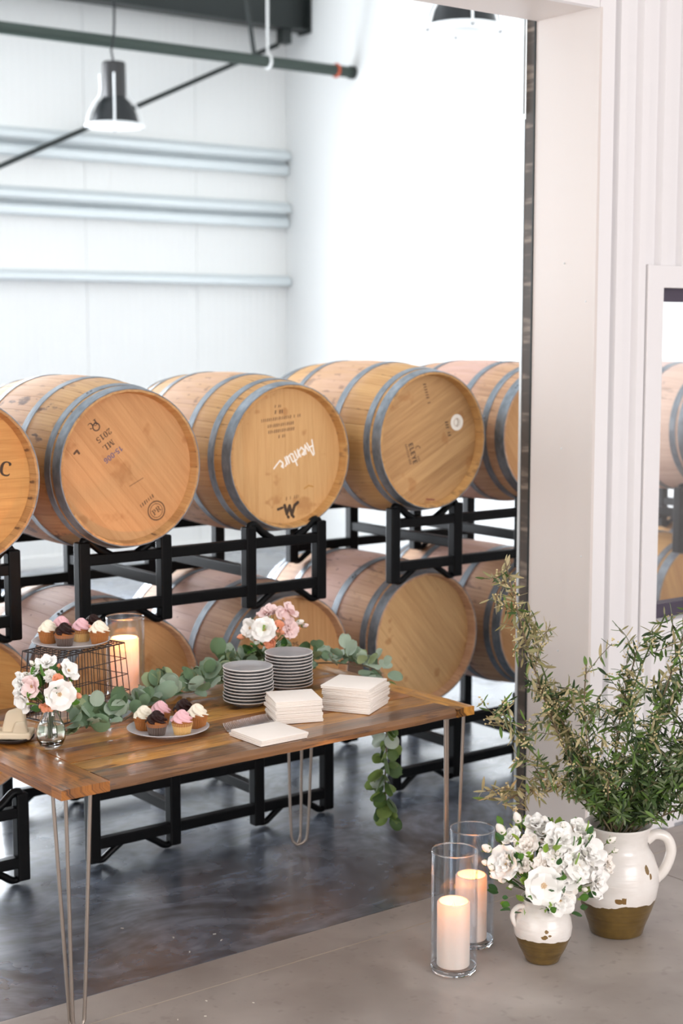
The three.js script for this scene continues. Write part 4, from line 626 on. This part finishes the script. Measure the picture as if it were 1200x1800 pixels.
// ---------------------------------------------------------------- eucalyptus garland along the table, its end hanging over the far table end
{
  const t = thing('eucalyptus_garland', 'silver-green eucalyptus garland winding along the table and over its end', 'garland');
  const y0 = TY + 0.028;
  const pathPts = [[2.215, y0, -4.43], [2.30, y0 + 0.006, -4.44], [2.41, y0, -4.43], [2.53, y0 + 0.004, -4.50], [2.64, y0, -4.60], [2.76, y0 + 0.008, -4.65], [2.86, y0 + 0.01, -4.63], [2.97, y0 + 0.02, -4.73], [3.1, y0 + 0.01, -4.80], [3.27, y0, -4.885], [3.42, y0 + 0.01, -4.78], [3.54, y0 + 0.02, -4.62], [3.63, y0 - 0.01, -4.55], [3.66, 0.64, -4.545], [3.66, 0.5, -4.54], [3.655, 0.34, -4.54], [3.66, 0.2, -4.535]].map((p) => V(...p));
  const curve = new THREE.CatmullRomCurve3(pathPts, false, 'centripetal');
  part('main_stem', new THREE.TubeGeometry(curve, 120, 0.003, 6, false), M.twig, t);
  const euLeaf = (L, W, c, seed) => paramGeo(6, 8, (u, v) => { const s = (u - 0.5) * 2, w = W * Math.sqrt(Math.max(0, 1 - Math.pow(2 * clamp(v) - 1.04, 2) / 1.09)) ; return [s * w, v * L, L * (c * v * v + 0.1 * s * s) + 0.05 * L * (fbm(u * 3, v * 3, 2, seed) - 0.5)]; });
  const gs = [euLeaf(0.064, 0.031, -0.22, 1), euLeaf(0.072, 0.034, 0.12, 2), euLeaf(0.054, 0.029, -0.3, 3), euLeaf(0.078, 0.03, 0.1, 4)];
  const ms = [leafMat(0x869c84, 0.15), leafMat(0x728d6c, 0.15), leafMat(0x9fb09c, 0.12), leafMat(0x5a7650, 0.18), leafMat(0x97a67c, 0.15)];
  const hang = [leafMat(0x5d7a3c, 0.3), leafMat(0x7d974c, 0.35), leafMat(0x4d6a3a, 0.25), leafMat(0xb9c8bd, 0.2)];
  srand(77);
  const N = 285;
  const keep = [[2.985, -4.49, 0.094], [3.24, -4.60, 0.094], [2.553, -4.322, 0.14], [VL[0], VL[2], 0.05], [VM[0], VM[2], 0.042], [2.69, -4.85, 0.074], [2.995, -4.225, 0.12], [3.262, -4.222, 0.13]];
  const hits = (p) => keep.some(([x, z, r]) => Math.hypot(p.x - x, p.z - z) < r);
  let made = 0;
  for (let i = 0; i < 900 && made < N; i++) {
    const f = i < N ? (i + rnd()) / N : rnd(), p = curve.getPointAt(f), tg = curve.getTangentAt(f), drop = p.y < TY - 0.02;
    const a = rr(0, 6.283), d = V(Math.cos(a), Math.sin(a), 0).applyQuaternion(new THREE.Quaternion().setFromUnitVectors(V(0, 0, 1), tg)); if (!drop && d.y < -0.15) d.y *= -0.5;
    d.add(drop ? V(0, -0.75, 0) : tg.clone().multiplyScalar(rr(-0.7, 0.8))).normalize();
    const pos = p.clone().addScaledVector(d, rr(0.0, drop ? 0.025 : 0.05)); if (!drop) pos.y = Math.max(pos.y + rr(0, 0.035) * Math.max(0, d.y), TY + 0.006);
    if (!drop) d.y = Math.max(d.y, -(pos.y - TY - 0.002) / 0.075);
    const sc = rr(0.62, 1.02), tip = pos.clone().addScaledVector(d, 0.07 * sc), gi = Math.floor(rnd() * 4), mi = rnd(), spin = rr(0, 6.28), u1 = rr(-0.5, 0.5), u2 = rr(-0.5, 0.5), flat = rnd() < 0.5;
    if (!drop && (hits(pos) || hits(tip) || hits(pos.clone().lerp(tip, 0.5)))) continue;
    made++;
    const m = part('leaf', gs[gi], drop ? hang[Math.floor(mi * 3.3)] : ms[Math.floor(mi * 5)], t, pos.toArray()); face(m, d, spin); m.scale.setScalar(sc);
    if (!drop && (pos.y < TY + 0.03 || flat)) { const up = V(u1 - 0.2, 1, u2 + 0.4).normalize(), x = d.clone().cross(up).normalize(), z = x.clone().cross(d).normalize(); m.quaternion.setFromRotationMatrix(new THREE.Matrix4().makeBasis(x, d, z)); }
  }
}
// grey gauze ribbon beneath the garland
{
  const pts = [[2.46, TY + 0.004, -4.62], [2.50, TY + 0.01, -4.585], [2.56, TY + 0.03, -4.60], [2.63, TY + 0.05, -4.66], [2.72, TY + 0.035, -4.74], [2.82, TY + 0.04, -4.74], [2.9, TY + 0.02, -4.78]].map((p) => V(...p)), c = new THREE.CatmullRomCurve3(pts);
  const g = paramGeo(6, 60, (u, v) => { const p = c.getPointAt(v), tg = c.getTangentAt(v), n = V(0, 1, 0).cross(tg).normalize(), s = u - 0.5; return [p.x + n.x * s * 0.055, Math.max(TY + 0.002, p.y + 0.008 * Math.cos(s * 9 + v * 12)), p.z + n.z * s * 0.055]; });
  solo('gauze_ribbon', g, std({ color: 0xb9c2c6, roughness: 0.9, side: THREE.DoubleSide }), 'pale grey gauze ribbon tucked along the garland', 'ribbon');
}

// ---------------------------------------------------------------- olive branches in the large jar
{
  const t = thing('olive_arrangement', 'tall loose olive branches spreading from the large jar', 'branches', JL);
  srand(1234);
  const leaf = (L, W, c) => paramGeo(2, 5, (u, v) => { const s = (u - 0.5) * 2, w = W * Math.pow(Math.sin(Math.PI * clamp(0.03 + 0.94 * v)), 0.8); return [s * w, v * L, L * (c * v * v) + Math.abs(s) * W * 0.35]; });
  const gs = [leaf(0.046, 0.0044, -0.12), leaf(0.052, 0.0052, 0.12), leaf(0.04, 0.0042, -0.25), leaf(0.044, 0.0066, 0.05)];
  const green = [leafMat(0x3f5a26, 0.2), leafMat(0x55722f, 0.25), leafMat(0x2b4220, 0.15), leafMat(0x7d8a66, 0.15), leafMat(0x6a8a38, 0.3)], tan = [leafMat(0xa79c72, 0.2), leafMat(0x8f8a5c, 0.2), leafMat(0xb8ab82, 0.2)];
  const leaves = [], blossoms = [], M4 = new THREE.Matrix4(), Q = new THREE.Quaternion();
  const blob = new THREE.IcosahedronGeometry(0.0036, 0);
  function addLeaf(p, d, dry, sc = 1) { leaves.push({ p: p.clone(), d: d.clone().normalize(), spin: rr(0, 6.28), s: rr(0.7, 1.1) * sc, g: Math.floor(rnd() * 4), dry, k: rnd() }); }
  function twig(a, b, bend, r, dry, dens, sub, flower) {
    const m = a.clone().lerp(b, 0.5).add(bend), c = new THREE.CatmullRomCurve3([a, a.clone().lerp(m, 0.5).add(bend.clone().multiplyScalar(0.25)), m, m.clone().lerp(b, 0.55).add(bend.clone().multiplyScalar(0.2)), b], false, 'centripetal'), L = c.getLength();
    part('branch', new THREE.TubeGeometry(c, Math.max(6, Math.round(L * 26)), r, 5, false), rnd() < 0.5 ? M.twig : M.stemGreen, t);
    const n = Math.round(L * dens);
    for (let i = 0; i < n; i++) { const f = (sub ? 0.3 : 0.06) + (sub ? 0.7 : 0.94) * (i + rnd()) / n, p = c.getPointAt(Math.min(1, f)), tg = c.getTangentAt(Math.min(1, f)), a0 = rr(0, 6.28), s = V(Math.cos(a0), Math.sin(a0), 0).applyQuaternion(Q.setFromUnitVectors(V(0, 0, 1), tg)); addLeaf(p, s.multiplyScalar(0.9).add(tg.multiplyScalar(rr(0.5, 1.2))), dry > rnd()); addLeaf(p, s.multiplyScalar(-1).add(tg.clone().multiplyScalar(0.6)).add(V(0, rr(-0.3, 0.3), 0)), dry > rnd()); }
    if (flower > 0) for (let i = 0; i < flower; i++) { const p = c.getPointAt(Math.min(1, rr(0.35, 1))); for (let k = 0; k < 7; k++) blossoms.push(p.clone().add(V(rr(-0.016, 0.016), rr(-0.012, 0.018), rr(-0.016, 0.016)))); }
    if (sub) { const k = Math.round(L * sub); for (let i = 0; i < k; i++) { const f = rr(0.35, 0.95), p = c.getPointAt(f), tg = c.getTangentAt(f), d = tg.multiplyScalar(rr(0.3, 0.9)).add(V(rr(-1, 1), rr(-0.5, 0.8), rr(-1, 1)).multiplyScalar(0.8)).normalize().multiplyScalar(rr(0.08, 0.17)); twig(p, p.clone().add(d), V(rr(-0.015, 0.015), rr(0, 0.02), rr(-0.015, 0.015)), 0.0012, dry, dens * 1.25, 0, flower ? 1 : 0); } }
  }
  const main = [ // tip u, v, w; bend u, v; dryness, leaf density, twigs per metre, blossoms
    [-0.40, 1.30, 0.06, -0.03, -0.06, 0.75, 46, 14, 9], [-0.33, 1.12, 0.12, 0.0, -0.04, 0.7, 40, 13, 8], [-0.44, 0.80, -0.08, 0.04, -0.05, 0.4, 40, 13, 6], [-0.28, 0.86, 0.02, 0.0, 0.05, 0.2, 40, 13, 4], [-0.39, 0.45, 0.05, 0.0, 0.1, 0.95, 44, 14, 5], [-0.30, 0.57, 0.0, 0.0, 0.06, 0.8, 36, 12, 3], [-0.13, 0.96, -0.05, -0.05, 0.0, 0.3, 38, 12, 5],
    [0.15, 1.12, 0.02, -0.06, 0.0, 0.25, 36, 12, 8], [0.22, 1.15, -0.06, 0.02, 0.0, 0.2, 36, 12, 6], [0.06, 0.98, 0.05, -0.03, 0.0, 0.3, 36, 12, 6], [0.28, 0.98, 0.06, 0.05, 0.02, 0.15, 40, 13, 2], [0.34, 0.8, 0.02, 0.05, 0.04, 0.1, 40, 14, 2], [0.02, 0.8, -0.12, 0.0, 0.0, 0.15, 40, 13, 4], [0.12, 0.86, -0.1, 0.02, 0.0, 0.1, 42, 13, 2], [0.2, 0.72, -0.14, 0.03, 0.0, 0.1, 42, 14, 0], [-0.1, 0.72, 0.1, -0.02, 0.0, 0.2, 40, 13, 2], [0.3, 0.64, -0.08, 0.04, 0.04, 0.1, 42, 14, 0], [-0.06, 0.62, -0.14, -0.01, 0.0, 0.15, 44, 14, 2], [0.08, 0.66, 0.12, 0.0, 0.0, 0.1, 44, 14, 0], [0.26, 0.36, -0.06, 0.09, 0.1, 0.2, 30, 8, 0], [-0.18, 0.62, 0.08, 0.0, 0.04, 0.3, 42, 13, 2], [0.38, 0.58, 0.1, 0.05, 0.06, 0.15, 40, 13, 0], [0.04, 0.55, -0.08, 0.0, 0.0, 0.05, 52, 14, 0], [0.12, 0.54, 0.05, 0.02, 0.0, 0.05, 52, 14, 0], [-0.04, 0.54, 0.06, 0.0, 0.0, 0.05, 52, 14, 0],
    [-0.09, 0.47, -0.09, 0, 0.02, 0.0, 110, 20, 0], [0.0, 0.48, -0.12, 0, 0.02, 0.0, 110, 20, 0], [0.08, 0.47, -0.11, 0, 0.02, 0.0, 110, 20, 0], [0.13, 0.46, -0.03, 0, 0.02, 0.0, 110, 20, 0], [-0.13, 0.5, 0.0, 0, 0.02, 0.1, 90, 18, 0], [0.16, 0.54, -0.08, 0, 0.02, 0.0, 90, 18, 0], [0.24, 0.52, -0.02, 0, 0.02, 0.1, 80, 18, 0], [-0.16, 0.56, -0.06, 0, 0.02, 0.1, 80, 18, 0], [0.05, 0.6, -0.1, 0, 0, 0.0, 80, 18, 0], [0.2, 0.86, 0.0, 0, 0, 0.1, 60, 18, 0], [0.3, 0.74, -0.05, 0, 0.02, 0.1, 60, 18, 0]];
  for (const [u, v, w, bu, bv, dry, dens, sub, fl] of main) { const a = V(rr(-0.06, 0.06), rr(0.34, 0.37), rr(-0.06, 0.06)), b = place(u, v, w); twig(a, b, place(bu, bv, 0), rr(0.0022, 0.0034), dry, dens, sub, fl); part('branch', bar([a.x * 0.5, 0.06, a.z * 0.5], a.toArray(), 0.003, 5), M.twig, t); }
  const tips = leaves.map((l) => ({ l, q: l.p.dot(CF) - l.s * 0.2 })); tips.sort((a, b) => a.q - b.q);       // the leaves nearest the viewer are parts of their own
  const rest = green.concat(tan).map(() => []);
  tips.forEach(({ l }, i) => {
    const mi = l.dry ? 5 + Math.floor(l.k * 3) : Math.floor(l.k * 5);
    if (i < 290) { const m = part('leaf', gs[l.g], mi < 5 ? green[mi] : tan[mi - 5], t, l.p.toArray()); face(m, l.d, l.spin); m.scale.setScalar(l.s); }
    else { const g = gs[l.g].clone(); Q.setFromUnitVectors(V(0, 1, 0), l.d); Q.multiply(new THREE.Quaternion().setFromAxisAngle(V(0, 1, 0), l.spin)); g.applyMatrix4(M4.compose(l.p, Q, V(l.s, l.s, l.s))); rest[mi].push(g); }
  });
  rest.forEach((r, i) => { if (r.length) { const m = part('foliage', merge(r), i < 5 ? green[i] : tan[i - 5], t); m.userData.kind = 'stuff'; } });
  const bl = part('blossom_clusters', merge(blossoms.map((p) => { const g = blob.clone(); g.translate(p.x, p.y, p.z); return g; })), std({ color: 0xd2c193, roughness: 0.9 }), t); bl.userData.kind = 'stuff';
  console.log('olive leaves', leaves.length);
}
// small scraps on the floors
{
  srand(321);
  const scrap = (x, z, s, dark) => solo('paper_scrap', (() => { const g = new THREE.BoxGeometry(0.012 * s, 0.0012, 0.005 * s); return g; })(), std({ color: dark ? 0xb9b4ad : 0xe8e2d6, roughness: 0.9 }), dark ? 'tiny pale scrap lying on the dark floor by the threshold' : 'tiny cream crumb lying on the pale floor near the table leg', 'scrap', [x, 0.0008, z], [0, rr(0, 3), 0], dark ? 'scraps on the dark floor' : 'crumbs on the pale floor');
  for (const [x, z] of [[2.62, -4.42], [2.75, -4.36], [2.74, -4.30], [2.60, -4.28], [2.52, -4.6]]) scrap(x, z, 0.9, true);
  for (const [x, z] of [[2.44, -3.92], [2.3, -3.86], [2.38, -3.83], [2.55, -3.82]]) scrap(x, z, 0.6, false);
}
scene.traverse((o) => { if (o.isMesh) { o.castShadow = true; o.receiveShadow = true; } });
renderer.render(scene, camera);
